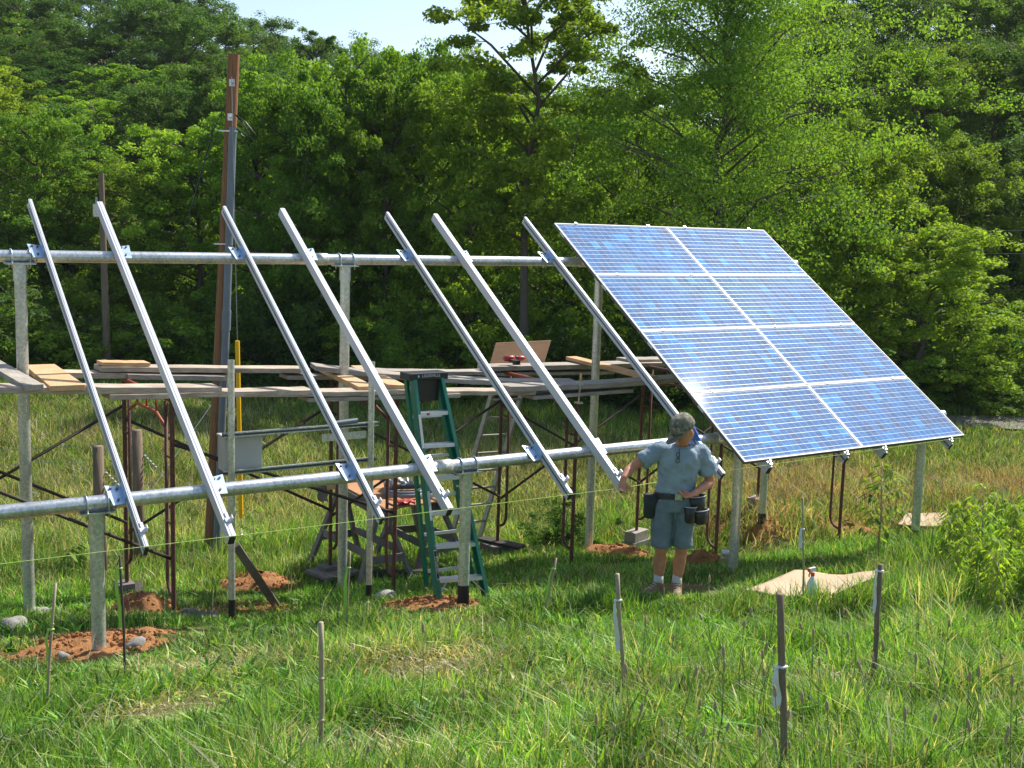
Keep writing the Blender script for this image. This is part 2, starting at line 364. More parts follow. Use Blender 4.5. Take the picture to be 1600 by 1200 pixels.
def npmesh(name, V, F4, mat, col=None, parent=None, smooth=False):
    me = bpy.data.meshes.new(name); nv, nf = len(V), len(F4); k = F4.shape[1]
    me.vertices.add(nv); me.vertices.foreach_set('co', V.astype(np.float32).ravel())
    me.loops.add(nf*k); me.loops.foreach_set('vertex_index', F4.astype(np.int32).ravel())
    me.polygons.add(nf); me.polygons.foreach_set('loop_start', np.arange(0, nf*k, k, dtype=np.int32))
    me.update(calc_edges=True); me.materials.append(mat)
    if smooth: me.shade_smooth()
    if col is not None:
        a = me.color_attributes.new('Col', 'FLOAT_COLOR', 'POINT'); c4 = np.ones((nv, 4), np.float32); c4[:, :3] = col; a.data.foreach_set('color', c4.ravel())
    o = bpy.data.objects.new(name, me); C.objects.link(o)
    if parent is not None: o.parent = parent
    return o

# ------------------------------------------------------------------ ground
na, nr = 300, 230
ang = np.linspace(0, 2*np.pi, na, endpoint=False); rad = np.concatenate([[0.02], np.geomspace(.4, 480, nr-1)])
AA, RR = np.meshgrid(ang, rad); gx = CAM[0]+RR*np.sin(AA+YAW); gy = CAM[1]+RR*np.cos(AA+YAW)
V = np.stack([gx.ravel(), gy.ravel(), gz(gx.ravel(), gy.ravel())], -1)
i, j = np.meshgrid(np.arange(nr-1), np.arange(na), indexing='ij'); a = i*na+j; b2 = i*na+(j+1) % na
Fq = np.stack([b2, b2+na, a+na, a], -1).reshape(-1, 4)
tag(npmesh('ground', V, Fq, M['soil'], smooth=True), kind='structure')
# ------------------------------------------------------------------ array frame
U = Vector((0, math.cos(TILT), math.sin(TILT))); NN = Vector((0, -math.sin(TILT), math.cos(TILT)))
def SP(x, s, n=0): return Vector((x, 0, 0)) + U*s + NN*n
FP = (0.5038, 0.1513-.008); BP = (2.9454, 1.8245-.008); PR = .054
XP = [-5.985, -2.865, .43, 3.40]
near = ['left end of the frame', 'middle beside the green ladder', 'left edge of the solar panels', 'right edge of the solar panels']
# long horizontal pipes
for (yy, zz, nm, x1, x2, coup) in ((FP[0], FP[1], 'lower', -9.3, 3.75, (-3.10, .15)), (BP[0], BP[1], 'upper', -9.6, 3.75, (-3.14, .2))):
    t_ = thing('horizontal_pipe', f'long shiny galvanised pipe, the {nm} of the two that carry the sloping rails', 'pipe', (x1, yy, zz))
    pipe('pipe', [(x1, yy, zz), (x2, yy, zz)], PR, M['galv'], t_, 28)
    for cx_ in coup:
        MB().tube([(cx_-.07, yy, zz), (cx_+.07, yy, zz)], PR+.008, 28).build('coupling', M['galvdull'], t_, True)
# support posts
def post(x, yy, zz, label, black, name='support_post', base_z=None):
    g = G(x, yy); b0 = g-.15
    t_ = thing(name, label, 'post', (x, yy, g), None, 'galvanised posts holding up the array pipes')
    top = zz-PR-.018
    pipe('pole', [(x, yy, b0), (x, yy, top-.02)], .050, M['galvdull'], t_, 24)
    pipe('collar', [(x, yy, top-.14), (x, yy, top)], .059, M['galv'], t_, 24)
    pl = MB().box((x, yy, top+.008), (.24, .15, .012)).build('saddle_plate', M['galv'], t_)
    for dx in (-.075, .075):
        pts = [Vector((x+dx, yy+(PR+.008)*math.cos(a), zz+(PR+.008)*math.sin(a))) for a in np.linspace(0, math.pi, 11)]
        pts = [Vector((x+dx, yy+PR+.008, top-.03))]+pts+[Vector((x+dx, yy-PR-.008, top-.03))]
        MB().tube(pts, .007, 6).build('u_bolt', M['galv'], t_, True)
    if black: pipe('black_sleeve', [(x, yy, g-.12), (x, yy, g+.20)], .0525, M['black'], t_, 24)
    return t_
post(XP[0], *FP, 'front galvanised post at the left, standing in orange dirt', False)
post(XP[1], *FP, 'front galvanised post with black foot in front of the green ladder', True)
post(XP[2], *FP, 'front galvanised post just right of the man, under the panels', False)
post(XP[3], *FP, 'front galvanised post under the right end of the solar panels', True)
post(XP[0], *BP, 'tall rear galvanised post at the far left edge', False)
post(XP[1], *BP, 'tall rear galvanised post behind the workbench, in the middle', False)
post(XP[2], *BP, 'tall rear galvanised post left of the solar panels, behind the man', False)
post(XP[3], *BP, 'tall rear galvanised post with black foot under the solar panels', True)
# sloping rails
RX = [-5.786, -5.169, -3.957, -3.341, -2.126, -1.525, -.308, .32, 1.45, 2.06, 3.20]
RL = ['leftmost sloping rail, narrow, with a blue bracket plate', 'second sloping rail from the left, broad pale face', 'third sloping rail from the left, narrow grooved face, by the utility pole',
      'fourth sloping rail from the left, broad pale face', 'fifth sloping rail from the left, narrow grooved, passing the ladder',
      'sixth sloping rail, broad pale face, its lower end held by the man', 'narrow sloping rail beside the left edge of the panels, ending behind the man',
      'leftmost rail under the solar panels with a glinting tip', 'second rail tip under the solar panels, left of the panel seam', 'third rail tip under the solar panels, right of the seam', 'rightmost rail tip under the solar panels']
s0, s1 = -.075, 4.155
for k, x in enumerate(RX):
    wide = k % 2 == 1; s1 = 4.155 if k < 7 else 3.99; w_ = .050 if wide else .030; n1, n0 = -.036, -.122
    t_ = thing('mounting_rail', RL[k], 'rail', tuple(SP(x, s0, n0)), None, 'sloping aluminium rails of the array')
    mb = MB()
    def rb(xa, xb, na_, nb_, mb=mb, sa=s0, sb=s1):
        a = SP((xa+xb)/2, sa, (na_+nb_)/2); b = SP((xa+xb)/2, sb, (na_+nb_)/2); mb.bar(a, b, abs(xb-xa), abs(nb_-na_), NN)
    th = .004
    if wide:   # closed flat web towards the viewer, channel open on the other side
        rb(x-w_/2, x-w_/2+th, n0, n1); rb(x-w_/2+th, x+w_/2, n1-th, n1); rb(x-w_/2+th, x+w_/2, n0, n0+th)
        rb(x+w_/2-th, x+w_/2, n1-.022, n1-th); rb(x+w_/2-th, x+w_/2, n0+th, n0+.022); rb(x-.006, x+.006, n1, n1+.003)
    else:
        rb(x+w_/2-th, x+w_/2, n0, n1); rb(x-w_/2, x+w_/2-th, n1-th, n1); rb(x-w_/2, x+w_/2-th, n0, n0+th)
        rb(x-w_/2, x-w_/2+th, n1-.034, n1-th); rb(x-w_/2, x-w_/2+th, n0+th, n0+.034); rb(x-.005, x+.005, n1, n1+.003)
    mb.build('channel', M['alu'], t_)
    if not wide:
        mb = MB(); rb(x-.002, x+.002, n0+.02, n1-.02, mb, s0+.004, s1-.004); mb.build('slot_shade', M['aludark'], t_)  # solid dark strip standing in for the shade in the rail slot
    cap = MB(); cap.box(SP(x, s0-.004, (n0+n1)/2), (w_-.004, .006, abs(n1-n0)-.006), Matrix((Vector((1, 0, 0)), U, NN)).transposed()).build('end_cap', M['black'], t_)
    # clip near the lower end
    if k < 7:
        q = Matrix((Vector((1, 0, 0)), U, NN)).transposed()
        c = MB(); c.box(SP(x+.012, .075, n1+.006), (.05, .035, .008), q).box(SP(x+.035, .075, n1+.022), (.006, .035, .036), q).box(SP(x+.012, .11, n1+.006), (.022, .07, .006), q)
        c.build('panel_stop', M['white'], t_)
    else:
        q = Matrix((Vector((1, 0, 0)), U, NN)).transposed()
        c = MB(); c.box(SP(x, -.035, n1+.012), (.05, .04, .026), q).tube([SP(x, -.03, n1+.02), SP(x, -.03, n1+.05)], .011, 8); c.build('panel_stop', M['galv'], t_, False)
    side = -1 if not wide else 1
    for (yy, zz, sc_) in ((*FP, (FP[0]*math.cos(TILT)+FP[1]*math.sin(TILT))), (*BP, (BP[0]*math.cos(TILT)+BP[1]*math.sin(TILT)))):
        q = Matrix((Vector((1, 0, 0)), U, NN)).transposed()
        br = MB()
        xx = x+side*(w_/2+.004)
        br.box(SP(xx, sc_, -.10), (.006, .15, .10), q)
        # saddle plate hugging the pipe, with bolts and slots
        br.add([SP(xx, sc_+.08, -.112), SP(xx, sc_-.09, -.112), SP(xx+side*.09, sc_-.10, -.108), SP(xx+side*.11, sc_+.10, -.108),
                SP(xx, sc_+.08, -.106), SP(xx, sc_-.09, -.106), SP(xx+side*.09, sc_-.10, -.102), SP(xx+side*.11, sc_+.10, -.102)],
               [(0, 1, 2, 3), (7, 6, 5, 4), (0, 4, 5, 1), (1, 5, 6, 2), (2, 6, 7, 3), (3, 7, 4, 0)])
        o = br.build('bracket', M['zinc'], t_)
        for sx, ss in ((.03, .055), (.075, .065), (.045, -.055)):
            p = SP(xx+side*sx, sc_+ss, -.102); MB().tube([p, p+NN*.014], .010, 6).build('bolt', M['aludark'], o)
        ub = [Vector((xx+side*.05, yy-(PR+.006)*math.sin(a)*-1*0+ (PR+.006)*math.cos(a), zz+(PR+.006)*math.sin(a))) for a in np.linspace(math.pi*1.0, math.pi*2.0, 9)]
        MB().tube(ub, .006, 6).build('strap', M['galv'], t_, True)

# solar panels
rows = ['bottom', 'second lowest', 'second highest', 'top']
for c_ in range(2):
    for r_ in range(4):
        side = 'left' if c_ == 0 else 'right'
        lab = f'blue solar panel in the {side} column, {rows[r_]} row of the sloping array'
        o_ = SP(c_*PW, r_*PH, 0)
        t_ = thing('solar_panel', lab, 'solar panel', tuple(o_), (TILT, 0, 0), 'solar panels mounted on the sloping rails')
        W2, H2 = PW-.006, PH-.010; fw = .014; d = .036
        MB().box((.003+W2/2, .005+H2/2, -.006), (W2-2*fw+.004, H2-2*fw+.004, .004)).build('cell_sheet', M['cells'], t_, local=True)
        fr = MB()
        fr.box((.003+W2/2, .005+fw/2, -d/2), (W2, fw, d)).box((.003+W2/2, .005+H2-fw/2, -d/2), (W2, fw, d))
        fr.box((.003+fw/2, .005+H2/2, -d/2), (fw, H2-2*fw, d)).box((.003+W2-fw/2, .005+H2/2, -d/2), (fw, H2-2*fw, d))
        fr.build('frame', M['frame'], t_, local=True)
        sk = MB(); e = .0015
        sk.box((.003-e/2, .005+H2/2, -d/2-.004), (e, H2, d-.012))
        if r_ == 0: sk.box((.003-e+(W2+e)/2, .005-e/2, -d/2-.004), (W2+e, e, d-.012))
        sk.build('frame_edge_shade', M['frameshade'], t_, local=True)  # dark skins paint shade onto the left and lower frame sides
        MB().box((.003+W2/2, .005+H2/2, -.0105), (W2-2*fw+.004, H2-2*fw+.004, .003)).build('back_sheet', M['white'], t_, local=True)
        if c_ == 0: MB().box((.003-e-.001, H2*.79, -d/2-.001), (.001, .10, .026)).build('sticker', M['label'], t_, local=True)
        MB().box((PW*.5, PH*.82, -.03), (.14, .10, .03)).build('junction_box', M['black'], t_, local=True)
        for xx in ((.32, 1.45) if c_ == 0 else (.32, 1.46)):
            MB().box((xx, PH, .0035 if r_ < 3 else .004), (.035, .022 if r_ < 3 else .03, .007)).build('clamp', M['galv'], t_, local=True)

# ------------------------------------------------------------------ thin posts and electrical gear
YE = 1.6
for px, ptop, lab in ((361, 562, 'thin steel post in front of the planks, carrying the grey box'), (581, 565, 'thin steel post left of the green ladder, holding the strut ends')):
    a = PY(px, ptop, YE); g = G(a.x, YE)
    t_ = thing('thin_post', lab, 'post', (a.x, YE, g), None, 'thin posts of the equipment rack')
    mb = MB().tube([(a.x, YE, g-.1), (a.x, YE, a.z)], .029, 18, False).tube([(a.x, YE, a.z), (a.x, YE, g-.1)], .025, 18, False)
    smooth_by_angle(mb.build('pole', M['galvdull'], t_))
    pipe('black_sleeve', [(a.x, YE, g-.1), (a.x, YE, g+.19)], .0305, M['black'], t_, 18)
YS = YE+.05
for z0, lab in ((PY(470, 671, YS).z, 'upper slotted strut channel between the thin posts'), (PY(450, 730, YS).z, 'lower slotted strut channel between the thin posts')):
    xa = PY(348, 680, YS).x; xb = PY(590, 660, YS).x
    t_ = thing('strut_channel', lab, 'strut channel', (xa, YS, z0))
    mb = MB()
    mb.box(((xa+xb)/2, YS-.016, z0+.0145), (xb-xa, .003, .010)).box(((xa+xb)/2, YS-.016, z0-.0145), (xb-xa, .003, .010)).box(((xa+xb)/2, YS, z0+.019), (xb-xa, .034, .003)).box(((xa+xb)/2, YS, z0-.019), (xb-xa, .034, .003))
    mb.build('channel', M['galv'], t_)
    MB().box(((xa+xb)/2, YS+.0185, z0), (xb-xa, .003, .041)).build('back_web', M['aludark'], t_)  # dark colour paints the shade inside the open channel
bx0, bx1 = PY(352, 700, 1.69).x, PY(411, 700, 1.69).x; bz1, bz0 = PY(380, 684, 1.69).z, PY(380, 736, 1.69).z
t_ = thing('electrical_box', 'light grey metal box hung behind the left thin post', 'electrical box', ((bx0+bx1)/2, 1.78, bz0))
MB().box(((bx0+bx1)/2, 1.79, (bz0+bz1)/2), (bx1-bx0, .17, bz1-bz0)).build('body', M['boxgrey'], t_, bevel=.006)
MB().box(((bx0+bx1)/2, 1.785, bz1+.012), (bx1-bx0+.02, .20, .02)).build('lid', M['boxgrey'], t_, bevel=.004)
t_ = thing('mounting_plate', 'flat steel plate bolted to the upper strut near the right thin post', 'bracket', tuple(PY(540, 690, 1.63)))
a, b = PY(503, 688, 1.625), PY(572, 675, 1.625)
MB().box(((a+b)/2), (b.x-a.x, .006, .07)).build('plate', M['galvdull'], t_)
t_ = thing('conduit_scrap', 'short grey conduit piece lying on the upper strut', 'conduit', tuple(PY(540, 663, 1.64)))
pipe('conduit', [PY(522, 664, 1.64)+Vector((0, 0, .012)), PY(558, 659, 1.64)+Vector((0, 0, .012))], .024, M['pvc'], t_, 12)

# ------------------------------------------------------------------ utility pole with conduit and guy
pb = PG(330, 868); ptp = PY(365.5, 85, pb.y-.15)
t_ = thing('utility_pole', 'short orange-brown treated wooden pole leaning right, with a grey conduit up its side', 'utility pole', tuple(pb))
ax = (ptp-pb).normalized()
pipe('pole', [pb-ax*.2, ptp], [.088, .066], M['pole'], t_, 22)
side = Vector((CY, -SY, 0)); toc = Vector((-SY, -CY, 0))
def onp(tt, a=0.0, b=0.0): return pb+(ptp-pb)*tt+side*a+toc*b
cpts = [onp(.0, .085, .10), onp(.47, .075, .085), onp(.86, .052, .062)]
pipe('conduit', cpts[:2]+[onp(.861, .045, .075)], .046, M['pvc'], t_, 16)
pipe('conduit_coupling', [onp(.465, .075, .083), onp(.505, .073, .083)], .053, M['pvc'], t_, 16)
for tt in (.635, .853):
    MB().box(onp(tt, .0, .095), (.22, .03, .018), Matrix.Rotation(-YAW, 3, 'Z')).build('conduit_strap', M['galv'], t_)
for tt in (.945, .85+.03):
    p = onp(tt, .01, .075); mb = MB().box(p, (.06, .02, .08), Matrix.Rotation(-YAW, 3, 'Z')).tube([p, p+toc*.06], .014, 8)
    mb.build('guy_hook', M['galv'], t_)
for s_, A_ in ((1, .24), (1, .17)):
    st = onp(.862, .05, .08)
    pts = [onp(.885, .06, .05), onp(.872, .06+A_*.5, .05), onp(.850, .06+A_, .06), onp(.838, .06+A_*1.05, .06), onp(.845, .06+A_*.6, .07), onp(.858, .05+A_*.2, .08), st]
    MB().tube(pts, .007, 6).build('service_cable', M['cable'], t_, True)
MB().tube([onp(.905, -.07, .0), onp(.86, -.16, .1), onp(.79, -.24, .2), onp(.70, -.34, .3), onp(.62, -.45, .45)], .006, 6).build('loose_cable', M['cable'], t_, True)
# guy wire
gtop = onp(.955, .02, .14); gbot = PG(378, 868) + toc*.0
t_ = thing('guy_wire', 'steel guy wire from the wooden pole with a bright yellow guard', 'guy wire', tuple(gbot))
def gw(tt): return gbot+(gtop-gbot)*tt
MB().tube([gw(.02), gw(1)], .0045, 6).build('wire', M['wire'], t_)
pipe('guard', [gw(.085), gw(.465)], .027, M['yellow'], t_, 12)
mb = MB().tube([gw(-.02), gw(.06)], .008, 8).ball(gw(.045), .022).build('anchor_eye', M['galv'], t_, True)
# distant pole with transformer
fx, fy = LD(162, 27); fp = Vector((fx, fy, G(fx, fy))); ft = PY(158, 270, fy)
t_ = thing('utility_pole', 'thin grey distant utility pole with a small transformer can, against the trees', 'utility pole', tuple(fp))
pipe('pole', [fp, ft], [.09, .06], M['post'], t_, 12)
can = PY(151, 327, fy)
pipe('transformer', [can-Vector((0, 0, .17)), can+Vector((0, 0, .12))], .085, M['galvdull'], t_, 14)
MB().tube([can+Vector((0, 0, .1)), can+Vector((0, 0, .28))], .025, 8).tube([can+Vector((0, 0, .05)), PY(158, 322, fy)], .02, 6).build('bushing', M['boxgrey'], t_)
for (pa, pc, lab) in (((-60, 395), (1650, 368), 'faint upper power line in front of the dark trees at the right'), ):
    pass
for (ya, yb, k) in ((356, 360, 'upper'), (388, 397, 'middle'), (481, 483, 'lower')):
    xs = []
    for px, py in ((1180, ya-4), (1350, (ya*2+yb)/3+2), (1500, (ya+2*yb)/3+2), (1760, yb)):
        x, y = LD(px, 33); d = ray(px, py); kk = 33/np.dot(d, AF)/1.0; p = CAM+d*33; xs.append(Vector(p.tolist()))
    t_ = MB().tube(xs, .006, 4).build('power_line', M['wire'], None, origin=xs[0])
    tag(t_, f'thin grey power line crossing the dark trees at the right, {k} of three', 'power line', 'power lines at the right')

# ------------------------------------------------------------------ fence posts and wires
fps = []
for px, ptop, Y_, lab in ((153, 697, 4.6, 'grey weathered fence post left of the leftmost scaffold, cut flat on top'), (214, 672, 5.0, 'taller grey fence post standing behind the leftmost scaffold frame')):
    a = PY(px, ptop, Y_); g = G(a.x, Y_)
    t_ = thing('fence_post', lab, 'fence post', (a.x, Y_, g), None, 'old wooden fence posts')
    mb = MB(); n = 12
    mb.tube([(a.x+.012, Y_, g-.2), (a.x+.006, Y_+.01, (g+a.z)/2), (a.x, Y_, a.z)], [.068, .062, .056], 14); mb.build('trunk', M['post'], t_, True)
    iz = a.z-.30
    ins = MB()
    for q in range(5): ins.ball((a.x+.075+q*.03, Y_-.02, iz-.035*q), (.018, .014, .018))
    ins.build('insulator', M['boxgrey'], t_, True)
    fps.append((a.x, Y_, a.z))
for k, (fx, fy, fz) in enumerate(fps):
    p = [Vector((fx-6, fy+.3, fz-.12+.15)), Vector((fx-3, fy+.15, fz-.16+.05)), Vector((fx, fy, fz-.14))]
    t_ = MB().tube(p, .0035, 4).build('fence_wire', M['wire'], None, origin=p[2]); tag(t_, ['thin fence wire running left from the shorter grey fence post', 'thin fence wire running left from the taller grey fence post'][k], 'fence wire')
t_ = MB().tube([Vector((fps[1][0], 5, fps[1][2]-.9)), PY(345, 612, 8)], .003, 4).build('fence_wire', M['wire'], None, origin=(fps[1][0], 5, fps[1][2]-.9)); tag(t_, 'thin fence wire running right from the taller fence post', 'fence wire')

# ------------------------------------------------------------------ scaffold
YF, YR = 2.1, 3.6
SX = [-7.12, -4.93, -2.70, -.47, 1.74, 3.98]; ZT = [.76, .63, .55, .50, .48, .46]
names = ['outside the left edge', 'leftmost', 'behind the fifth rail and workbench', 'left of the tall rear post in the middle right', 'right behind the man', 'under the right end of the panels']
tall = .16
for k, x in enumerate(SX):
    zt = ZT[k]; zb = zt-2.0
    t_ = thing('scaffold_frame', ['rusty scaffold end frame at the very left edge of the picture', 'rusty scaffold end frame with orange top bar, behind the two leftmost rails', 'rusty scaffold end frame beside the workbench and green ladder',
               'rusty scaffold end frame with clamped plank, left of the man', 'rusty scaffold end frame directly behind the man', 'rusty scaffold end frame under the right half of the panels'][k], 'scaffold frame', (x, YF, zb), None, 'rusty scaffold frames')
    for yo, sgn in ((YF, 1), (YR, -1)):
        gy_ = G(x, yo)
        bt = gy_-.02 if yo == YF else gy_+.16
        pipe('leg', [(x, yo, bt), (x, yo, zt)], .021, M['rust'], t_, 12)
        yi = yo+sgn*.17
        b0 = bt+.22
        pts = [(x, yi, zt-.06), (x, yi, b0+.10), (x, yi-sgn*.03, b0+.04), (x, yi-sgn*.08, b0), (x, yo+sgn*.02, b0-.02)]
        MB().tube(pts, .017, 10).build('inner_tube', M['rust'], t_, True)
        for zz in (zt-.55, zt-1.15): MB().tube([(x, yo, zz), (x, yi, zz)], .012, 8).build('spacer', M['rust'], t_, True)
    MB().tube([(x, YF, zt-.03), (x, YR, zt-.03)], .021, 12).build('top_bar', M['orange' if k in (1, 3) else 'rust'], t_, True)
    mb = MB().tube([(x, YF+.17, zt-.30), (x, YF+.45, zt-.20), (x, YR-.45, zt-.20), (x, YR-.17, zt-.30)], .016, 8)
    for q in np.linspace(YF+.45, YR-.45, 3): mb.tube([(x, q, zt-.20), (x, q, zt-.03)], .010, 6)
    mb.build('arch_bar', M['orange' if k in (1, 3) else 'rust'], t_, True)
def brace(a, b, lab):
    a, b = Vector(a), Vector(b); q = a if a.z < b.z else b
    t_ = MB().tube([a, b], .0155, 8).build('cross_brace', M['rustdark'], None, True, origin=q); tag(t_, lab, 'scaffold brace', 'diagonal scaffold braces')
bay = ['left edge bay', 'bay between the leftmost frame and the workbench', 'bay behind the green ladder', 'bay left of and behind the man', 'bay under the solar panels']
for k in range(5):
    x0, x1 = SX[k], SX[k+1]
    for yo, sd_ in ((YF+.02, 'front'), (YR-.02, 'rear')):
        g0 = ZT[k]-.42; g1 = ZT[k]-1.60
        if yo < 3 and k in (2, 3, 4): pass
        if not (sd_ == 'front' and k in (1, 2, 3, 4)):
            brace((x0+.0, yo, g0), (x1, yo, g1), f'rusty {sd_} brace falling to the right, {bay[k]}')
            if sd_ == 'rear': brace((x0, yo+.03, g1), (x1, yo+.03, g0), f'rusty {sd_} brace rising to the right, {bay[k]}')
brace((SX[1], YF+.02, ZT[1]-.42), (SX[2], YF+.02, ZT[1]-1.30), 'rusty front brace sloping down to the right from the leftmost frame')

# planks
def plank(px0, py0, px1, py1, Y0, Y1, wdt, th, mat, lab, sag=0, lift=0):
    a = PY(px0, py0, Y0); b = PY(px1, py1, Y1)    # upper near edge ends
    d = (b-a); L = d.length; d.normalize(); x = d.cross(Vector((0, 0, 1))).normalized()
    if x.y < 0: x = -x
    up = x.cross(d).normalized()
    if up.z < 0: up = -up
    mb = MB(); n = 12; vs = []; rnd = random.Random(lab)
    for i in range(n+1):
        tt = i/n; c = a+(b-a)*tt; c = c - Vector((0, 0, 1))*sag*4*tt*(1-tt) + Vector((0, 0, 1))*rnd.uniform(-.002, .002)
        e = [rnd.uniform(-.003, .003) for _ in range(2)]
        tw = rnd.uniform(-.003, .003)
        for (xx, zz) in ((e[0], 0), (wdt+e[1], tw), (wdt+e[1], -th+tw), (e[0], -th)): vs.append(c+x*xx+Vector((0, 0, zz)))
    fs = [(0, 1, 2, 3), (4*n+3, 4*n+2, 4*n+1, 4*n)]
    for i in range(n):
        for q in range(4): fs.append((4*i+q, 4*i+4+q, 4*i+4+(q+1) % 4, 4*i+(q+1) % 4))
    mb.add(vs, fs)
    # local frame aligned with the plank so that the grain runs along it
    me_o = mb.v; ang_ = math.atan2(d.y, d.x)
    q = Matrix.Rotation(-ang_, 3, 'Z'); mb.v = [q @ (v-a) for v in me_o]
    o = mb.build('plank', M[mat], None, bevel=.004)
    o.location = a; o.rotation_euler = (0, 0, ang_)
    tag(o, lab, 'plank', 'wooden planks on the scaffold')
    return o
yf = 1.96
# front row (Y about 2), tops
plank(-330, 601, 347, 605, yf, yf, .27, .055, 'oldwood', 'long front scaffold plank at the left, under the crossing boards', .01)
plank(172, 617, 493, 609, yf-.02, yf, .26, .045, 'oldwood', 'front plank starting under the left one, behind the third rail', .0)
plank(346, 612, 660, 608, yf, yf+.01, .27, .045, 'oldwood', 'front plank between the third rail and the green ladder', .015)
plank(482, 622, 720, 615, yf+.02, yf+.02, .24, .04, 'oldwood2', 'lower front plank lapped under, left of the green ladder')
plank(640, 611, 838, 611, yf+.05, yf+.05, .27, .045, 'oldwood', 'front plank just right of the green ladder', .0)
plank(797, 604, 1085, 588, yf, yf, .28, .055, 'oldwood2', 'thick grey front plank with squared end left of the orange-handled clamp', .02)
plank(835, 619, 990, 608, yf+.02, yf+.02, .25, .04, 'oldwood2', 'lower grey plank under the thick one by the clamp')
# rear row
yr = 3.5
plank(-200, 577, 360, 586, yr, yr, .26, .055, 'oldwood', 'rear plank at the left, mostly behind the crossing boards')
plank(158, 573, 485, 576, yr, yr, .27, .05, 'oldwood', 'rear plank between the second rail and the pole', .0)
plank(160, 566, 235, 567, yr+.02, yr+.02, .22, .035, 'newwood', 'short board stacked on the rear plank behind the second rail')
plank(200, 585, 352, 588, yr-.05, yr-.05, .24, .05, 'oldwood2', 'lower rear plank lapped under, left of the thin post')
plank(450, 587, 600, 588, yr, yr, .24, .045, 'oldwood2', 'lower rear plank behind the fourth rail')
plank(493, 572, 905, 596, 3.0, 2.3, .30, .05, 'oldwood2', 'long sagging grey plank crossing from rear to front behind the ladder top', .05)
plank(560, 578, 790, 580, yr+.1, yr+.1, .26, .045, 'oldwood2', 'rear grey plank behind the top of the green ladder', .01)
plank(767, 573, 1062, 566, yr, yr, .30, .055, 'oldwood2', 'thick rear grey plank carrying the red drill')
plank(760, 583, 960, 580, yr+.02, yr+.02, .26, .04, 'oldwood2', 'lower rear plank below the red drill')
plank(985, 562, 1120, 560, yr+.1, yr+.1, .30, .05, 'oldwood2', 'rear grey plank half hidden behind the panel edge')
# boards across
def cross_board(P0, P1, wdt, th, mat, lab):   # px of the near left corner, far left corner with their Y
    a = PY(*P0); b = PY(*P1); d = (b-a); L = d.length; ang_ = math.atan2(d.y, d.x); pit = math.asin(d.z/L)
    o = MB().box((L/2, -wdt/2, -th/2), (L, wdt, th)).build('plank', M[mat], None, bevel=.003)
    o.location = a; o.rotation_euler = (0, -pit, ang_); tag(o, lab, 'plank', 'wooden planks on the scaffold'); return o
cross_board((38, 602, 1.9), (-60, 545, 3.9), .15, .05, 'oldwood2', 'grey board lying across the scaffold at the left edge')
cross_board((78, 603, 1.9), (38, 570, 3.7), .27, .045, 'newwood', 'broad fresh pine board lying across the scaffold beside the rear post')
cross_board((560, 604, 2.05), (493, 571, 3.8), .17, .05, 'newwood', 'fresh pine board lying across the scaffold behind the fourth rail')
cross_board((608, 602, 2.05), (548, 571, 3.8), .17, .05, 'newwood', 'fresh pine board lying across the scaffold just left of the ladder')
cross_board((1010, 588, 2.1), (884, 557, 3.9), .16, .045, 'newwood', 'fresh board lying diagonally across the scaffold beside the tall rear post')
# plywood leaned on the rear planks, drill and clamp
p = [PY(765, 571, 3.9), PY(851, 565, 3.9), PY(861, 532, 4.05), PY(775, 536, 4.05)]
o = MB().prism(p, (0, .012, .003)).build('plywood_sheet', M['ply'], None, origin=p[0]); tag(o, 'brown plywood offcut standing upright on the rear planks', 'plywood')
dp = PY(800, 566, 3.62)
t_ = thing('cordless_drill', 'small red cordless drill lying on the rear plank before the plywood', 'drill', tuple(dp))
MB().tube([dp+Vector((-.11, 0, .045)), dp+Vector((-.02, 0, .05)), dp+Vector((.03, 0, .055))], [.030, .036, .028], 12).build('body', M['red'], t_, True)
MB().tube([dp+Vector((.03, 0, .055)), dp+Vector((.09, 0, .06))], [.022, .014], 10).build('chuck', M['black'], t_, True)
MB().bar(dp+Vector((-.05, 0, .03)), dp+Vector((-.03, -.13, .015)), .035, .035).bar(dp+Vector((-.03, -.11, .015)), dp+Vector((-.03, -.17, .015)), .07, .05).build('handle', M['black'], t_)
MB().ball(dp+Vector((.14, .02, .04)), (.07, .035, .035)).build('battery', M['red'], t_, True)
cp = PY(905, 600, 1.93)
t_ = thing('bar_clamp', 'bar clamp with an orange wooden handle fixed to the front plank', 'clamp', tuple(cp-Vector((0, 0, .14))))
MB().tube([PY(908, 583, 1.93), PY(907, 596, 1.93)], .014, 10).build('handle', M['newwood'], t_, True)
MB().bar(PY(907, 596, 1.93), PY(904, 628, 1.93), .008, .018, (0, 1, 0)).box(PY(904, 629, 1.95), (.05, .09, .02)).box(PY(906, 599, 1.95), (.035, .09, .03)).build('bar', M['galvdull'], t_)

# blocks under the rear legs
def slab(c, size, rz, mat, name, lab, cat, grp=None, bv=.004):
    o = MB().box((0, 0, size[2]/2), size).build(name, M[mat], None, bevel=bv); o.location = c; o.rotation_euler = (0, 0, rz); tag(o, lab, cat, grp); return o
def blk(x, lab1, lab2, kind):
    g = G(x, YR)
    if kind == 'stack':
        slab((x, YR, g-.04), (.40, .20, .115), .25, 'conc', 'concrete_block', lab1, 'block'); slab((x, YR, g+.075), (.33, .17, .13), .32, 'oldwood2', 'wood_block', lab2, 'block')
    elif kind == 'board':
        slab((x, YR, g-.05), (.30, .32, .18), .1, 'sawwood', 'wood_block', lab1, 'block'); slab((x+.02, YR-.05, g+.13), (.17, .62, .035), .35, 'darkwood', 'board', lab2, 'board')
blk(SX[3], 'dark wooden block under the rear scaffold leg behind the alloy ladder', 'dark board laid on the block under the rear scaffold leg', 'board')
blk(SX[4], 'grey hollow concrete block under the scaffold leg left of the man', 'wooden block on top of the concrete block left of the man', 'stack')
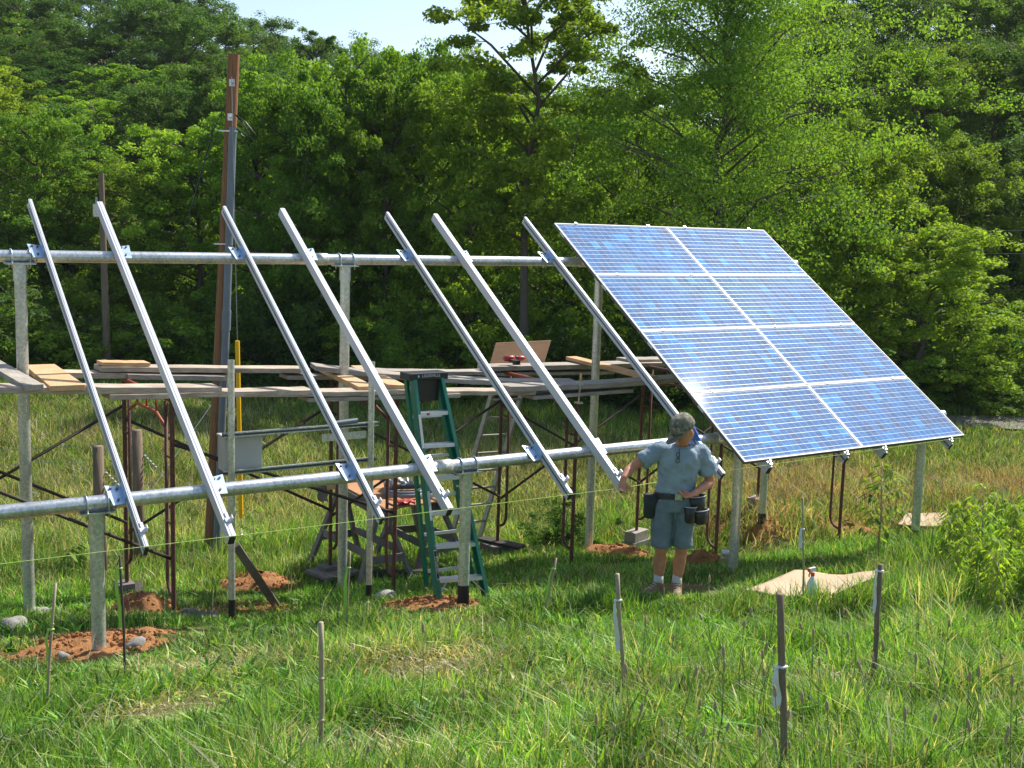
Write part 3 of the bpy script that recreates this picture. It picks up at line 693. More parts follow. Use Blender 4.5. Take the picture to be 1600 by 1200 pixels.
blk(SX[5], 'grey concrete block under the scaffold leg below the panels', 'wooden block on the concrete block below the panels', 'stack')
g = G(SX[1], YR); slab((SX[1]+.02, YR-.10, g+.0), (.22, .75, .07), -.25, 'darkwood', 'board', 'dark plank under the rear leg of the leftmost scaffold frame', 'board')
slab((SX[1]-.02, YR+.02, g+.07), (.16, .2, .08), 0, 'sawwood', 'wood_block', 'small block under the rear leg of the leftmost scaffold frame', 'block')
g = G(SX[2], YR)
t_ = thing('step_stool', 'low grey wooden stool under the rear scaffold leg beside the workbench', 'stool', (SX[2], YR, g))
x, y = SX[2], YR-.08
MB().box((x, y, g+.11), (.46, .42, .035), Matrix.Rotation(.2, 3, 'Z')).build('top', M['sawwood'], t_)
for dx in (-.17, .17): MB().box((x+dx, y, g+.02), (.03, .34, .145), Matrix.Rotation(.2, 3, 'Z')).build('leg', M['sawwood'], t_)
slab((x, YR, g+.1285), (.22, .17, .04), .1, 'sawwood', 'wood_block', 'small square block on the stool below the scaffold leg', 'block')

# ------------------------------------------------------------------ workbench on sawhorses
ZB = -.86
A_, B_, C_, D_ = (PZ(527, 754, ZB), PZ(628, 748, ZB), PZ(690, 782, ZB), PZ(603, 795, ZB))
def sawhorse(a, b, lab):
    gm = G((a.x+b.x)/2, (a.y+b.y)/2)
    t_ = thing('sawhorse', lab, 'sawhorse', ((a.x+b.x)/2, (a.y+b.y)/2, gm), None, 'sawhorses of the workbench')
    dn = Vector((0, 0, -.02)); MB().bar(a+dn-Vector((0, 0, .055)), b+dn-Vector((0, 0, .055)), .05, .11).build('beam', M['sawwood'], t_)
    d = (b-a).normalized(); n_ = d.cross(Vector((0, 0, 1))).normalized(); feet = []
    for e, q in ((a, .14), (b, -.14)):
        for s_ in (-1, 1):
            top = e+d*q+n_*s_*.035-Vector((0, 0, .06)); ft_ = e+d*(q*-.4)+n_*s_*.33; ft_.z = G(ft_.x, ft_.y)-.02
            MB().bar(top, ft_, .04, .09, d).build('leg', M['sawwood'], t_); feet.append((top, ft_))
    for (i0, i1) in ((0, 1), (2, 3)):
        p0 = feet[i0][0].lerp(feet[i0][1], .62)+d*.045*(1 if i0 else -1); p1 = feet[i1][0].lerp(feet[i1][1], .62)+d*.045*(1 if i0 else -1)
        MB().bar(p0, p1, .02, .09).build('stretcher', M['sawwood'], t_)
    for s_ in (0, 1):
        p0 = feet[s_][0].lerp(feet[s_][1], .55); p1 = feet[2+s_][0].lerp(feet[2+s_][1], .55)
        MB().bar(p0, p1, .02, .085).build('side_rail', M['sawwood'], t_)
sawhorse(A_.lerp(D_, .0), A_.lerp(D_, 1.0), 'grey wooden sawhorse under the left side of the workbench')
sawhorse(B_.lerp(C_, .0), B_.lerp(C_, 1.0), 'grey wooden sawhorse under the right side of the workbench, by the ladder')
o = MB().prism([A_, B_, C_, D_], (0, 0, -.018)).build('bench_top', M['benchtop'], None, origin=D_); tag(o, 'orange-brown plywood top lying across the two sawhorses', 'table top')
cc = (A_+B_+C_+D_)/4
pts = []
for q in np.linspace(0, 2*math.pi*1.9, 44):
    rr = .27-.02*q/6; c0 = cc.lerp(C_, .35); pts.append(c0+Vector((rr*math.cos(q)*1.1, rr*math.sin(q)*.9, .03+.012*q/3)))
o = MB().tube(pts, .021, 8).build('conduit_coil', M['pvc'], None, True, origin=pts[0]); tag(o, 'loose coil of grey flexible conduit lying on the workbench', 'conduit')
rr_ = random.Random(3)
for k, (nm, mt, lab) in enumerate((('pipe_fittings', 'galv', 'heap of shiny pipe fittings in the middle of the workbench'), ('red_rag', 'red', 'folded red rag at the near edge of the workbench'), )):
    if k == 0:
        mb = MB()
        for q in range(26):
            c0 = cc.lerp(B_, .25)+Vector((rr_.uniform(-.2, .2), rr_.uniform(-.16, .16), .03+rr_.uniform(0, .09))); d = Vector((rr_.uniform(-1, 1), rr_.uniform(-1, 1), rr_.uniform(-.4, .8))).normalized()*rr_.uniform(.03, .07)
            mb.tube([c0-d, c0+d], rr_.uniform(.012, .026), 9)
        o = mb.build(nm, M[mt], None, True, origin=cc)
    else:
        c0 = D_.lerp(C_, .30)+Vector((.05, .05, .005)); vs = []; n = 7
        for i in range(n):
            for j in range(n): vs.append(c0+Vector((.14*(i/(n-1)-.5)*1.3, .12*(j/(n-1)-.5), .02+.018*math.sin(i*1.9+j)*math.cos(j*2.1))))
        fs = [(i*n+j, i*n+j+1, (i+1)*n+j+1, (i+1)*n+j) for i in range(n-1) for j in range(n-1)]
        mb = MB().add(vs, fs); o = mb.build(nm, M[mt], None, True, origin=c0); so_ = o.modifiers.new('solid', 'SOLIDIFY'); so_.thickness = .02
    tag(o, lab, ['fittings', 'rag'][k])
gp = PY(505, 765, YR-.05)
mb = MB()
for q in range(5): mb.tube([gp+Vector((-.05+q*.022, -.01*q, .0)), gp+Vector((-.07+q*.02, -.01*q-.02, -.07)), gp+Vector((-.06+q*.02, -.02*q-.01, -.12-.01*(q % 3)))], [.014, .013, .008], 8)
mb.ball(gp+Vector((0, 0, .02)), (.075, .04, .045)); o = mb.build('work_gloves', M['sawwood'], None, origin=gp-Vector((0, 0, .12)), remesh=.008); tag(o, 'dark work gloves hung on the scaffold leg beside the workbench', 'gloves')
o = MB().bar(gp+Vector((.03, -.02, .03)), gp+Vector((.16, -.06, .045)), .09, .05).build('orange_pad', M['newwood'], None, origin=gp); tag(o, 'orange wooden scrap resting by the gloves at the bench corner', 'wood scrap')
# boards on the ground by the bench
a, b = PG(548, 905), PG(690, 903); o = MB().bar(a+Vector((0, 0, .05)), b+Vector((0, 0, .05)), .09, .09).build('board', M['darkwood'], None, origin=a); tag(o, 'long dark beam lying on the ground under the workbench', 'beam')
a, b = PG(434, 950), PY(368, 852, 1.62)
o = MB().bar(a, b, .035, .07, (1, 0, 0)).build('board', M['sawwood'], None, origin=a); tag(o, 'dark stake leaning against the left thin post', 'board')
# ------------------------------------------------------------------ vegetation
def vnoise(x, y, seed=0):
    xi, yi = np.floor(x).astype(np.int64), np.floor(y).astype(np.int64); fx, fy = x-xi, y-yi
    fx = fx*fx*(3-2*fx); fy = fy*fy*(3-2*fy)
    def h(a, b):
        n = (a*374761393+b*668265263+seed*974711) & 0xffffffff; n = ((n ^ (n >> 13))*1274126177) & 0xffffffff
        return ((n ^ (n >> 16)) & 0xffff)/65535.
    return (h(xi, yi)*(1-fx)+h(xi+1, yi)*fx)*(1-fy)+(h(xi, yi+1)*(1-fx)+h(xi+1, yi+1)*fx)*fy
def unit(v): return v/np.maximum(np.linalg.norm(v, axis=-1, keepdims=True), 1e-9)
def leaf_mesh(name, c, nrm, size, col, mat, parent, aspect=.62):
    """pointed four-sided leaves, folded a little along the midrib"""
    n = len(c); r = RNG.normal(size=(n, 3)); t = unit(np.cross(nrm, r)); b = np.cross(nrm, t); s = size[:, None]
    V = np.empty((n, 4, 3)); V[:, 0] = c-t*s*.5; V[:, 2] = c+t*s*.5
    V[:, 1] = c+b*s*.5*aspect+nrm*s*.10; V[:, 3] = c-b*s*.5*aspect+nrm*s*.10
    F = np.arange(n*4).reshape(n, 4)
    return npmesh(name, V.reshape(-1, 3), F, mat, np.repeat(col, 4, axis=0), parent)
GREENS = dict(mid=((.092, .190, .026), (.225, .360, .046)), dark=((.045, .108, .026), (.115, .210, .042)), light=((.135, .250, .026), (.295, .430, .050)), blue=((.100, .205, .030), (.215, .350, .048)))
def make_tree(seed, H, W, green, kind='round', leaves=24000, lsize=.14, base=.10):
    rg = np.random.default_rng(seed)
    root = thing({'bush': 'bush'}.get(kind, 'tree'), None, None)
    mb = MB(); cl = []; wob = rg.normal(size=(8, 2))*.035*H*(.5 if kind != 'bush' else 0)
    tp = [Vector((wob[i, 0]*i/7, wob[i, 1]*i/7, H*.90*i/7-(.4 if i == 0 else 0))) for i in range(8)]
    r0 = (.016*H+.02)*(.6 if kind == 'sparse' else .85)
    if kind != 'bush': mb.tube(tp, [r0*(1-i/7.6)+.01 for i in range(8)], 8)
    def trunk(t_): q = min(max(t_, 0), .999)*7; i = int(q); return tp[i].lerp(tp[i+1], q-i)
    nl = {'round': 34, 'layered': 56, 'sparse': 24, 'bush': 16, 'tall': 36}[kind]
    for k in range(nl):
        hh = base+(1-base)*(k+.5)/nl; a = k*2.39996+rg.normal()*.4
        tt = (hh-base)/(1-base)
        if kind in ('round', 'bush'): prof = math.sqrt(max(0.04, 1-(2*(tt*.88+.06)-1)**2))**.8
        elif kind == 'layered': prof = (.55+.6*math.sin(math.pi*min(1, tt*.9+.1)))*(1-.5*tt**3)
        elif kind == 'tall': prof = .75*math.sqrt(max(.05, 1-(2*(tt*.9+.05)-1)**2))+.2*(1-tt)
        else: prof = .55+.35*math.sin(tt*math.pi)
        L = W/2*prof*rg.uniform(.72, 1.18); up = {'layered': .42, 'sparse': .75}.get(kind, .45)*(0.5+tt)
        st = trunk(hh*.97) if kind != 'bush' else Vector((0, 0, .1)); z_end = hh*H if kind == 'bush' else None
        d = Vector((math.cos(a), math.sin(a), up)).normalized(); en = st+d*L
        if kind == 'bush': en = Vector((math.cos(a)*L, math.sin(a)*L, hh*H))
        mid = st.lerp(en, .5)+Vector((rg.normal()*.06*L, rg.normal()*.06*L, .08*L)); 
        mb.tube([st, mid, en], [r0*(.20 if kind == 'layered' else .34)*(1-.5*tt)+.006, r0*(.10 if kind == 'layered' else .2)+.005, .005], 5)
        ns = {'round': 9, 'layered': 10, 'sparse': 9, 'bush': 6, 'tall': 8}[kind]
        for q in range(ns):
            f = .28+.78*(q+rg.uniform(0, 1))/ns; p = (st.lerp(mid, f*2) if f < .5 else mid.lerp(en, f*2-1))
            off = Vector((rg.normal(), rg.normal(), rg.normal()*.6))*L*.20
            p2 = p+off; cl.append((p2.x, p2.y, p2.z, tt))
            if q % 3 == 0: mb.tube([p, p2], [.012, .004], 4)
    tk = mb.build('trunk', M['bark'], root, True)
    cl = np.array(cl); nc = len(cl); w_ = rg.uniform(.5, 1.5, nc); cnt = rg.choice(nc, leaves, p=w_/w_.sum()); cc_ = cl[cnt, :3]
    cr = ({'round': .36, 'layered': .50, 'sparse': .36, 'bush': .26, 'tall': .30}[kind]*(W/6 if kind != 'bush' else 1)*rg.uniform(.6, 1.4, nc))[cnt][:, None]
    g = rg.normal(size=(leaves, 3)); rad_ = rg.uniform(0, 1, (leaves, 1))**.45*1.5; g = unit(g)*rad_
    g[:, 2] *= {'layered': .42, 'sparse': .55}.get(kind, .62)
    g[:, 2] -= .12*(g[:, 0]**2+g[:, 1]**2)
    cr = cr*.70; c = cc_+g*cr; c[:, 2] = np.maximum(c[:, 2], .05)
    outw = unit(g+np.array([0, 0, .35])); nrm = unit(outw*.55+rg.normal(size=(leaves, 3))*.55+np.array([0, 0, .35]))
    size = lsize*rg.uniform(.6, 1.35, leaves)
    lo, hi = (np.array(v) for v in GREENS[green]); cb = rg.uniform(0, 1, nc)[cnt]; mixv = np.clip(.55*cb+.45*rg.uniform(0, 1, leaves), 0, 1)[:, None]
    col = lo*(1-mixv)+hi*mixv; col *= rg.uniform(.8, 1.2, (leaves, 1))
    leaf_mesh('crown', c, nrm, size, col, M['leaf'], root)
    return root
PROTO = {
 'r1': (make_tree(1, 9, 6.4, 'mid', leaves=46000, lsize=.12), 9, 6.4), 'r2': (make_tree(2, 9, 5.6, 'light', leaves=42000, lsize=.12), 9, 5.6), 'r3': (make_tree(3, 9, 7, 'dark', leaves=40000, lsize=.12), 9, 7),
 'r4': (make_tree(4, 9, 6, 'mid', 'tall', leaves=42000, lsize=.115, base=.05), 9, 6), 'lay': (make_tree(5, 11, 8, 'blue', 'layered', leaves=105000, lsize=.078, base=.16), 11, 8),
 'sp': (make_tree(6, 11, 5.2, 'light', 'sparse', leaves=46000, lsize=.10, base=.36), 11, 5.2), 'pop': (make_tree(7, 10, 5, 'light', 'tall', leaves=42000, lsize=.09, base=.12), 10, 5),
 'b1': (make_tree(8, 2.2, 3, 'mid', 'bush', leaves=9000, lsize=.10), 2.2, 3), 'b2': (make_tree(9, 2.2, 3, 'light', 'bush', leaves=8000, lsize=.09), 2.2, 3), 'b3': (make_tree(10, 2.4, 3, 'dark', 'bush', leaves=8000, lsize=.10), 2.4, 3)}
used = set()
def place_tree(px, dep, top, width, key, label, group=None, zrot=None, sink=.1, height=None):
    root, H, W = PROTO[key]; x, y = LD(px, dep); g = G(x, y)
    hz = 337+.0294*(px-800)
    ztop = CAM[2]+dep*(hz-top)/F_PX; h = height or max(1.2, ztop-g)
    if key in used:
        o = root.copy(); C.objects.link(o)
        for ch in list(root.children):
            c_ = ch.copy(); C.objects.link(c_); c_.parent = o
        for kk in ('label', 'category', 'group'):
            if kk in o: del o[kk]
    else: o = root; used.add(key)
    o.location = (x, y, g-sink); o.scale = (width/W, width/W, h/H); o.rotation_euler = (0, 0, random.uniform(0, 6.28) if zrot is None else zrot)
    tag(o, label, 'bush' if key[0] == 'b' else 'tree', group); return o
front = [
 (-20, 40, 100, 5.0, 'r2', 'bright leafy tree at the far left edge of the picture'),
 (60, 37, 150, 4.4, 'r1', 'full green tree near the left edge, left of the distant utility pole'),
 (150, 38, 215, 4.4, 'r4', 'broad green tree directly behind the distant utility pole'),
 (235, 36, 235, 4.2, 'r1', 'small rounded tree right of the distant utility pole'),
 (310, 36, 160, 4.6, 'r2', 'bright round-topped tree just left of the wooden pole'),
 (400, 35, 70, 4.6, 'pop', 'dense tree rising right behind the top of the wooden pole'),
 (470, 34, 95, 4.2, 'r1', 'leafy tree just right of the wooden pole, above the third rail'),
 (535, 36, 45, 4.4, 'r2', 'yellow-green tree right of the wooden pole, behind the fourth rail'),
 (600, 34, 75, 4.2, 'r4', 'leafy tree above the fifth sloping rail'),
 (655, 36, 55, 4.2, 'r1', 'taller leafy tree between the fifth and sixth rails'),
 (725, 34, 95, 4.0, 'r2', 'leafy tree behind the sixth sloping rail, left of the thin airy tree'),
 (818, 32, -120, 6.0, 'sp', 'tall airy tree with see-through crown standing against the pale sky'),
 (880, 38, 90, 4.0, 'pop', 'slender light green tree between the airy tree and the big feathery tree'),
 (945, 42, 85, 3.8, 'r4', 'narrow tree under the gap of sky beside the big feathery tree'),
 (985, 36, 150, 3.6, 'r1', 'small green tree at the left foot of the big feathery tree'),
 (1112, 32, -130, 7.8, 'lay', 'big feathery-leaved tree towering behind the left half of the panels'),
 (1240, 37, 150, 4.2, 'r1', 'leafy tree right of the big feathery tree'),
 (1400, 41, 30, 5.0, 'pop', 'tall pale green tree rising above the right side of the panels'),
 (1325, 32, 180, 4.0, 'r2', 'bright green tree just above the right upper corner of the panels'),
 (1440, 31, 320, 4.4, 'r2', 'bright spreading tree right of the panels with long low branches'),
 (1480, 38, 200, 4.6, 'r1', 'mid green tree behind the bright spreading tree at the right'),
 (1585, 40, 190, 5.0, 'r3', 'dark tree at the right edge of the picture'),
]
for a_ in front: place_tree(a_[0], a_[1]*.90, *a_[2:])
rr = random.Random(5)
back = [(-40, 46, 40), (60, 44, 120), (160, 46, 130), (255, 45, 120), (350, 46, 95), (460, 44, 110), (560, 46, 120), (660, 44, 130), (760, 44, 150), (850, 46, 150), (950, 48, 140), (1040, 45, 120), (1150, 44, 70), (1240, 46, 60), (1330, 47, 50), (1420, 48, 60), (1520, 46, 60), (1630, 46, 40)]
for px, d, top in back: place_tree(px+rr.uniform(-15, 15), d-2+rr.uniform(-2, 2), top+rr.uniform(-20, 25), rr.uniform(4.8, 6), rr.choice(['r1', 'r3', 'r4', 'r3', 'pop']), 'green tree standing in the second row of the wood', 'trees in the second row of the wood')
far = [(px+30, 53, t_+45) for px, t_ in ((-60, -10), (60, 40), (170, 40), (280, 60), (390, 90), (500, 105), (610, 115), (1200, 60), (1300, 30), (1400, 10), (1500, 0), (1600, 0))]
far += [(px, 60, t_) for px, t_ in ((-60, -40), (40, -20), (120, 20), (200, -10), (290, 0), (370, 60), (450, 70), (540, 85), (630, 100), (710, 110), (800, 150), (900, 150), (1130, 50), (1210, 30), (1290, -10), (1370, -30), (1450, -50), (1530, -20), (1620, -40))]
far += [(px, 78, t_) for px, t_ in ((-30, -120), (70, -90), (150, -70), (230, -60), (300, -25), (350, 10), (405, 15), (440, 45), (500, 35), (555, 50), (610, 60), (665, 70), (730, 75), (800, 85), (1180, 18), (1250, -20), (1330, -50), (1410, -80), (1490, -90), (1570, -90), (1650, -90))]
for px, d, top in far:
    left = px < 1000
    place_tree(px+rr.uniform(-12, 12), d+rr.uniform(-3, 3), top+rr.uniform(-8, 10), rr.uniform(5.5, 7.5), rr.choice(['r1', 'r3', 'r3', 'r4', 'r4'] if left else ['r3', 'r3', 'r1']), 'green tree high on the wooded hillside at the '+('left' if left else 'right'), 'trees on the far hillside '+('left' if left else 'right'))
for k in range(30):
    px = -60+k*58+rr.uniform(-18, 18); d = rr.uniform(27, 30.5) if px < 1200 else rr.uniform(26, 30)
    if 1370 < px: d = rr.uniform(29, 32)
    place_tree(px, d, 0, rr.uniform(2.6, 4.2), rr.choice(['b1', 'b2', 'b3', 'b1']), 'leafy green bush at the foot of the tree line', 'bushes at the foot of the trees', height=rr.uniform(1.3, 2.6))
for k in range(16):
    px = -40+k*106+rr.uniform(-25, 25)
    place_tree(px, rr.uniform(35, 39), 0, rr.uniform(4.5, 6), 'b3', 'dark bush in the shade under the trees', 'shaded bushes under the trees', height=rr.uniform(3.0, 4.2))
for px, d, h, w_, key, lab in ((885, 14.6, .75, .9, 'b3', 'small dark evergreen shrub in the meadow behind the scaffold, left of the man'), (1455, 28, 1.0, 2.6, 'b2', 'grassy bush on the bank right of the panels'), (1575, 27.6, .7, 2.2, 'b1', 'low bush on the bank at the right edge'), (5, 27, 1.6, 2.2, 'b2', 'bright bush at the left edge beyond the scaffold'), (150, 27.5, 1.2, 2.6, 'b1', 'leafy bush below the distant utility pole')):
    place_tree(px, d, 0, w_, key, lab, height=h)

# dirt mounds: (px, py, half width px, height)
MOUNDS = []
for px, py, hw, h, lab in ((150, 1008, 125, .075, 'low spread of orange clay round the foot of the leftmost front post'), (225, 958, 62, .20, 'heap of orange clay beside the leftmost scaffold leg'),
        (402, 915, 62, .17, 'heap of brown clay behind the left thin post'), (672, 946, 92, .085, 'flat orange clay mound under the foot of the green ladder'),
        (965, 866, 62, .13, 'orange clay heap at the foot of the tall rear post left of the man'), (1095, 885, 45, .20, 'brown clay heap in shadow just behind the man'),
        (1195, 826, 42, .07, 'small orange clay patch at the black-footed rear post under the panels'), (1325, 830, 50, .11, 'orange clay heap behind the sapling under the panels'), (1120, 826, 30, .05, 'small orange clay patch right behind the man under the panels'), (395, 955, 110, .02, 'thin trampled patch of bare clay and straw in front of the thin post')):
    c_ = PG(px, py); dep = float(np.dot(np.array(c_)-CAM, AF)); rx = hw/F_PX*dep; ry = rx*(.75 if h > .1 else 1.0)
    MOUNDS.append((c_.x, c_.y, rx, ry, h)); n = 34; vs = []; fs = []
    for i in range(n+1):
        for j in range(n+1):
            u_, v_ = (i/n*2-1)*1.25, (j/n*2-1)*1.25; x = c_.x+CY*u_*rx+SY*v_*ry; y = c_.y-SY*u_*rx+CY*v_*ry
            vs.append((x, y, u_, v_))
    va = np.array(vs); rr2 = np.hypot(va[:, 2], va[:, 3])+.22*(vnoise(va[:, 0]*5, va[:, 1]*5, 3)-.5)*1.6
    z = gz(va[:, 0], va[:, 1])+h*np.clip(1-rr2**1.7, -.6, 1)+(vnoise(va[:, 0]*22, va[:, 1]*22, 5)-.5)*.035+(vnoise(va[:, 0]*9, va[:, 1]*9, 8)-.5)*.06*min(1, h/.1)-.012
    V = np.stack([va[:, 0]-c_.x, va[:, 1]-c_.y, z-c_.z], -1); i, j = np.meshgrid(np.arange(n), np.arange(n), indexing='ij'); a = i*(n+1)+j
    o = npmesh('dirt_mound', V, np.stack([a, a+n+1, a+n+2, a+1], -1).reshape(-1, 4)[:, ::-1], M['dirt'], smooth=True); o.location = c_; WM[o] = Matrix.Translation(c_)
    cb = MB(); rc = random.Random(int(px))
    for _ in range(int(60+900*rx*ry)):
        a = rc.uniform(0, 6.283); r = rc.random()**.5*1.15; qx, qy = math.cos(a)*r, math.sin(a)*r; X_ = c_.x+CY*qx*rx+SY*qy*ry; Y_ = c_.y-SY*qx*rx+CY*qy*ry
        q_ = rc.uniform(.005, .021); cb.ball((X_, Y_, G(X_, Y_)+h*max(0, 1-r**1.7)+.0), (q_*rc.uniform(.7, 1.4), q_, q_*rc.uniform(.6, 1)), Euler((rc.random()*3, rc.random()*3, 0)).to_matrix(), 6, 4)
    tag(cb.build('clods', M['dirt'], o), kind='stuff')
    tag(o, lab, 'dirt mound', 'heaps of dug clay round the posts')
# pond / gravel strip at the right
gp_ = [LD(1430, 25.9), LD(1720, 25.4), LD(1720, 27), LD(1430, 26.9)]
vs = []; 
for i in range(25):
    for j in range(9):
        a = np.array(gp_[0])*(1-i/24)+np.array(gp_[1])*i/24; b = np.array(gp_[3])*(1-i/24)+np.array(gp_[2])*i/24; p = a*(1-j/8)+b*j/8; vs.append((p[0], p[1]))
va = np.array(vs); V = np.stack([va[:, 0], va[:, 1], gz(va[:, 0], va[:, 1])+.03], -1); i, j = np.meshgrid(np.arange(24), np.arange(8), indexing='ij'); a = i*9+j
tag(npmesh('gravel_strip', V, np.stack([a, a+9, a+10, a+1], -1).reshape(-1, 4), M['gravel'], smooth=True), kind='structure')

# grass: blades grown on the terrain
def grass_points(n, d0, d1, p0=-160, p1=1760, power=1.0):
    q = RNG.uniform(0, 1, n); d = d0*(d1/d0)**(q**power); px = RNG.uniform(p0, p1, n); l = (px-800)/F_PX*d
    return CAM[0]+d*SY+l*CY, CAM[1]+d*CY-l*SY, d, px
def blades(name, x, y, h, wd, col, lean, mat, label):
    n = len(x); z = gz(x, y)-.01; az = RNG.uniform(0, 2*np.pi, n); az2 = RNG.uniform(0, 2*np.pi, n); dirx, diry = np.cos(az), np.sin(az)
    sx, sy = np.cos(az2)*wd/2, np.sin(az2)*wd/2; V = np.empty((n, 6, 3)); c3 = np.empty((n, 6, 3))
    for k, (t_, ww) in enumerate(((0, 1), (.52, .85), (1, .08))):
        off = lean*h*t_**1.8; zz = z+h*(t_-.35*lean*t_**2.2)
        cx = x+dirx*off; cy_ = y+diry*off
        V[:, 2*k] = np.stack([cx-sx*ww, cy_-sy*ww, zz], -1); V[:, 2*k+1] = np.stack([cx+sx*ww, cy_+sy*ww, zz], -1)
        c3[:, 2*k] = c3[:, 2*k+1] = col
    b = np.arange(n)[:, None]*6; F = np.concatenate([b+np.array([[0, 1, 3, 2]]), b+np.array([[2, 3, 5, 4]])], 1).reshape(-1, 4)
    o = npmesh(name, V.reshape(-1, 3), F, mat, c3.reshape(-1, 3)); tag(o, label, 'grass', None, 'stuff'); return o
def gcol(n, x, y, dry, fresh=1.0):
    pal = np.array([(.165, .330, .046), (.270, .430, .064), (.085, .205, .042), (.56, .48, .29), (.42, .44, .16)])
    nz = vnoise(x*.9, y*.9, 21); r = RNG.uniform(0, 1, n); pd = np.clip(dry+.35*(nz-.55), .02, .9); k = np.where(r < pd*.65, 3, np.where(r < pd, 4, np.where(r < pd+(1-pd)*.38, 0, np.where(r < pd+(1-pd)*.75, 1, 2))))
    c = pal[k]; return c*RNG.uniform(.45, 1.4, (n, 1))*(.60+.70*vnoise(x*2.6, y*2.6, 9))[:, None]
CLEAR = [(PG(1062, 925).x, PG(1062, 925).y, .75, .12), (PG(1050, 950).x, PG(1050, 950).y, .6, .25), (PG(1030, 980).x, PG(1030, 980).y, .5, .5)]+[(*(PG(px, py).xy), r_, .45) for px, py, r_ in ((1190, 935, .3), (1240, 945, .32), (1300, 945, .32), (1360, 935, .32), (1230, 985, .3), (1310, 985, .3), (1180, 975, .3), (1440, 840, .5), (1133, 900, .3), (155, 1035, .6), (690, 955, .6), (300, 985, .4), (728, 975, .5), (360, 975, .4), (960, 885, .4))]
def clear_f(x, y):
    f = np.ones(len(x))
    for cx_, cy_, r_, k in CLEAR: dd = np.hypot(x-cx_, y-cy_)/r_; f = np.minimum(f, k+(1-k)*np.clip(dd*2-1, 0, 1))
    return f
SHEETS = [[PG(*c) for c in q] for q in ([(1152, 940), (1308, 955), (1392, 914), (1238, 903)], [(1400, 834), (1492, 834), (1480, 810), (1412, 812)])]
def in_sheet(x, y):
    r = np.zeros(len(x), bool)
    for q in SHEETS:
        k = np.ones(len(x), bool); s0_ = None
        for i in range(4):
            a, b_ = q[i], q[(i+1) % 4]; cr_ = (b_.x-a.x)*(y-a.y)-(b_.y-a.y)*(x-a.x); m2_ = (q[(i+2) % 4].x-a.x)*(b_.y-a.y)-(q[(i+2) % 4].y-a.y)*(b_.x-a.x); k &= (cr_*m2_ < 0)
        r |= k
    return r
def keep_mask(x, y):
    k = ~in_sheet(x, y)
    for mx_, my_, rx, ry, h in MOUNDS:
        u_ = (CY*(x-mx_)-SY*(y-my_))/rx; v_ = (SY*(x-mx_)+CY*(y-my_))/ry; r = np.hypot(u_, v_)+.5*(vnoise(x*6, y*6, 14)-.5)
        k &= ~((r < .95) & (RNG.uniform(0, 1, len(x)) < (.955 if h > .03 else .7)))
    return k
STRAW = [(*(PG(px, py).xy), r_) for px, py, r_ in ((680, 1040, .55), (560, 1175, .5), (1290, 1070, .36), (320, 1040, .6), (270, 1110, .5), (930, 1090, .3), (1420, 1010, .3))]
x, y, d, px = grass_points(150000, 2.9, 10.3, power=.8); km = keep_mask(x, y); x, y, d, px = x[km], y[km], d[km], px[km]; n = len(x)
work = np.clip((y+.4)/.8, 0, 1); cl_ = vnoise(x*1.7, y*1.7, 31); cl2 = vnoise(x*5, y*5, 32)
h = (.06+.13*cl_+.20*cl2**2*cl_)*(1-.55*work)*RNG.uniform(.45, 1.35, n)*(1+.35*np.clip((px-900)/700, 0, 1))
dry = .16+.25*np.clip((700-px)/700, 0, 1)*work+.10*work
sm_ = np.zeros(n)
for sx_, sy_, r_ in STRAW: sm_ = np.maximum(sm_, np.clip(1.25-np.hypot(x-sx_, (y-sy_)*1.3)/r_, 0, 1))
dry = np.clip(dry+sm_*.8, 0, .95); h = h*(1-.72*sm_)
wide = RNG.uniform(0, 1, n) < .10
blades('near_grass', x, y, h*clear_f(x, y), np.where(wide, .019, .0075)*RNG.uniform(.55, 1.35, n), gcol(n, x, y, dry), RNG.uniform(.1, 1.15, n)+sm_*.5, M['grass'], 'thick green grass with some straw across the foreground')
x, y, d, px = grass_points(2600, 3.2, 13, power=.8); cl_ = vnoise(x*1.3, y*1.3, 61); km = keep_mask(x, y) & (cl_ > .42); x, y = x[km], y[km]; m_ = 8
x = np.repeat(x, m_)+RNG.normal(size=len(x)*m_)*.012; y = np.repeat(y, m_)+RNG.normal(size=len(y)*m_)*.012; n = len(x)
blades('ground_weeds', x, y, RNG.uniform(.06, .17, n)*clear_f(x, y), RNG.uniform(.012, .032, n), gcol(n, x, y, np.full(n, .02))*np.array([.8, .95, .9]), RNG.uniform(.5, 1.3, n), M['grass'], 'broad-leaved low weeds scattered through the grass')
x, y, d, px = grass_points(650, 3.0, 12, power=.8); km = keep_mask(x, y); x, y = x[km], y[km]; n = len(x)
blades('dead_stems', x, y, RNG.uniform(.18, .5, n)*clear_f(x, y), RNG.uniform(.003, .006, n), np.array([.50, .44, .28])*RNG.uniform(.6, 1.1, (n, 1)), RNG.uniform(.3, 1.6, n), M['grass'], 'pale dead stems leaning among the green grass')
x, y, d, px = grass_points(150000, 9.2, 17, power=.95); km = keep_mask(x, y); x, y, d, px = x[km], y[km], d[km], px[km]; n = len(x)
work = np.clip((4.6-y)/1.0, 0, 1)*np.clip((y+.9)/.8, 0, 1); cl_ = vnoise(x*1.1, y*1.1, 33)
h = (.13+.24*cl_)*(1-.62*work)*RNG.uniform(.5, 1.35, n)*(1+.5*np.clip((px-1100)/500, 0, 1)+1.1*np.clip((px-1400)/120, 0, 1)*work)
dry = .16+.38*(1-work)*np.clip((y-4)/3, 0, 1)
blades('middle_grass', x, y, h*clear_f(x, y), .010*RNG.uniform(.6, 1.4, n), gcol(n, x, y, dry), RNG.uniform(.05, .9, n), M['grass'], 'shorter trodden grass around the posts and scaffold')
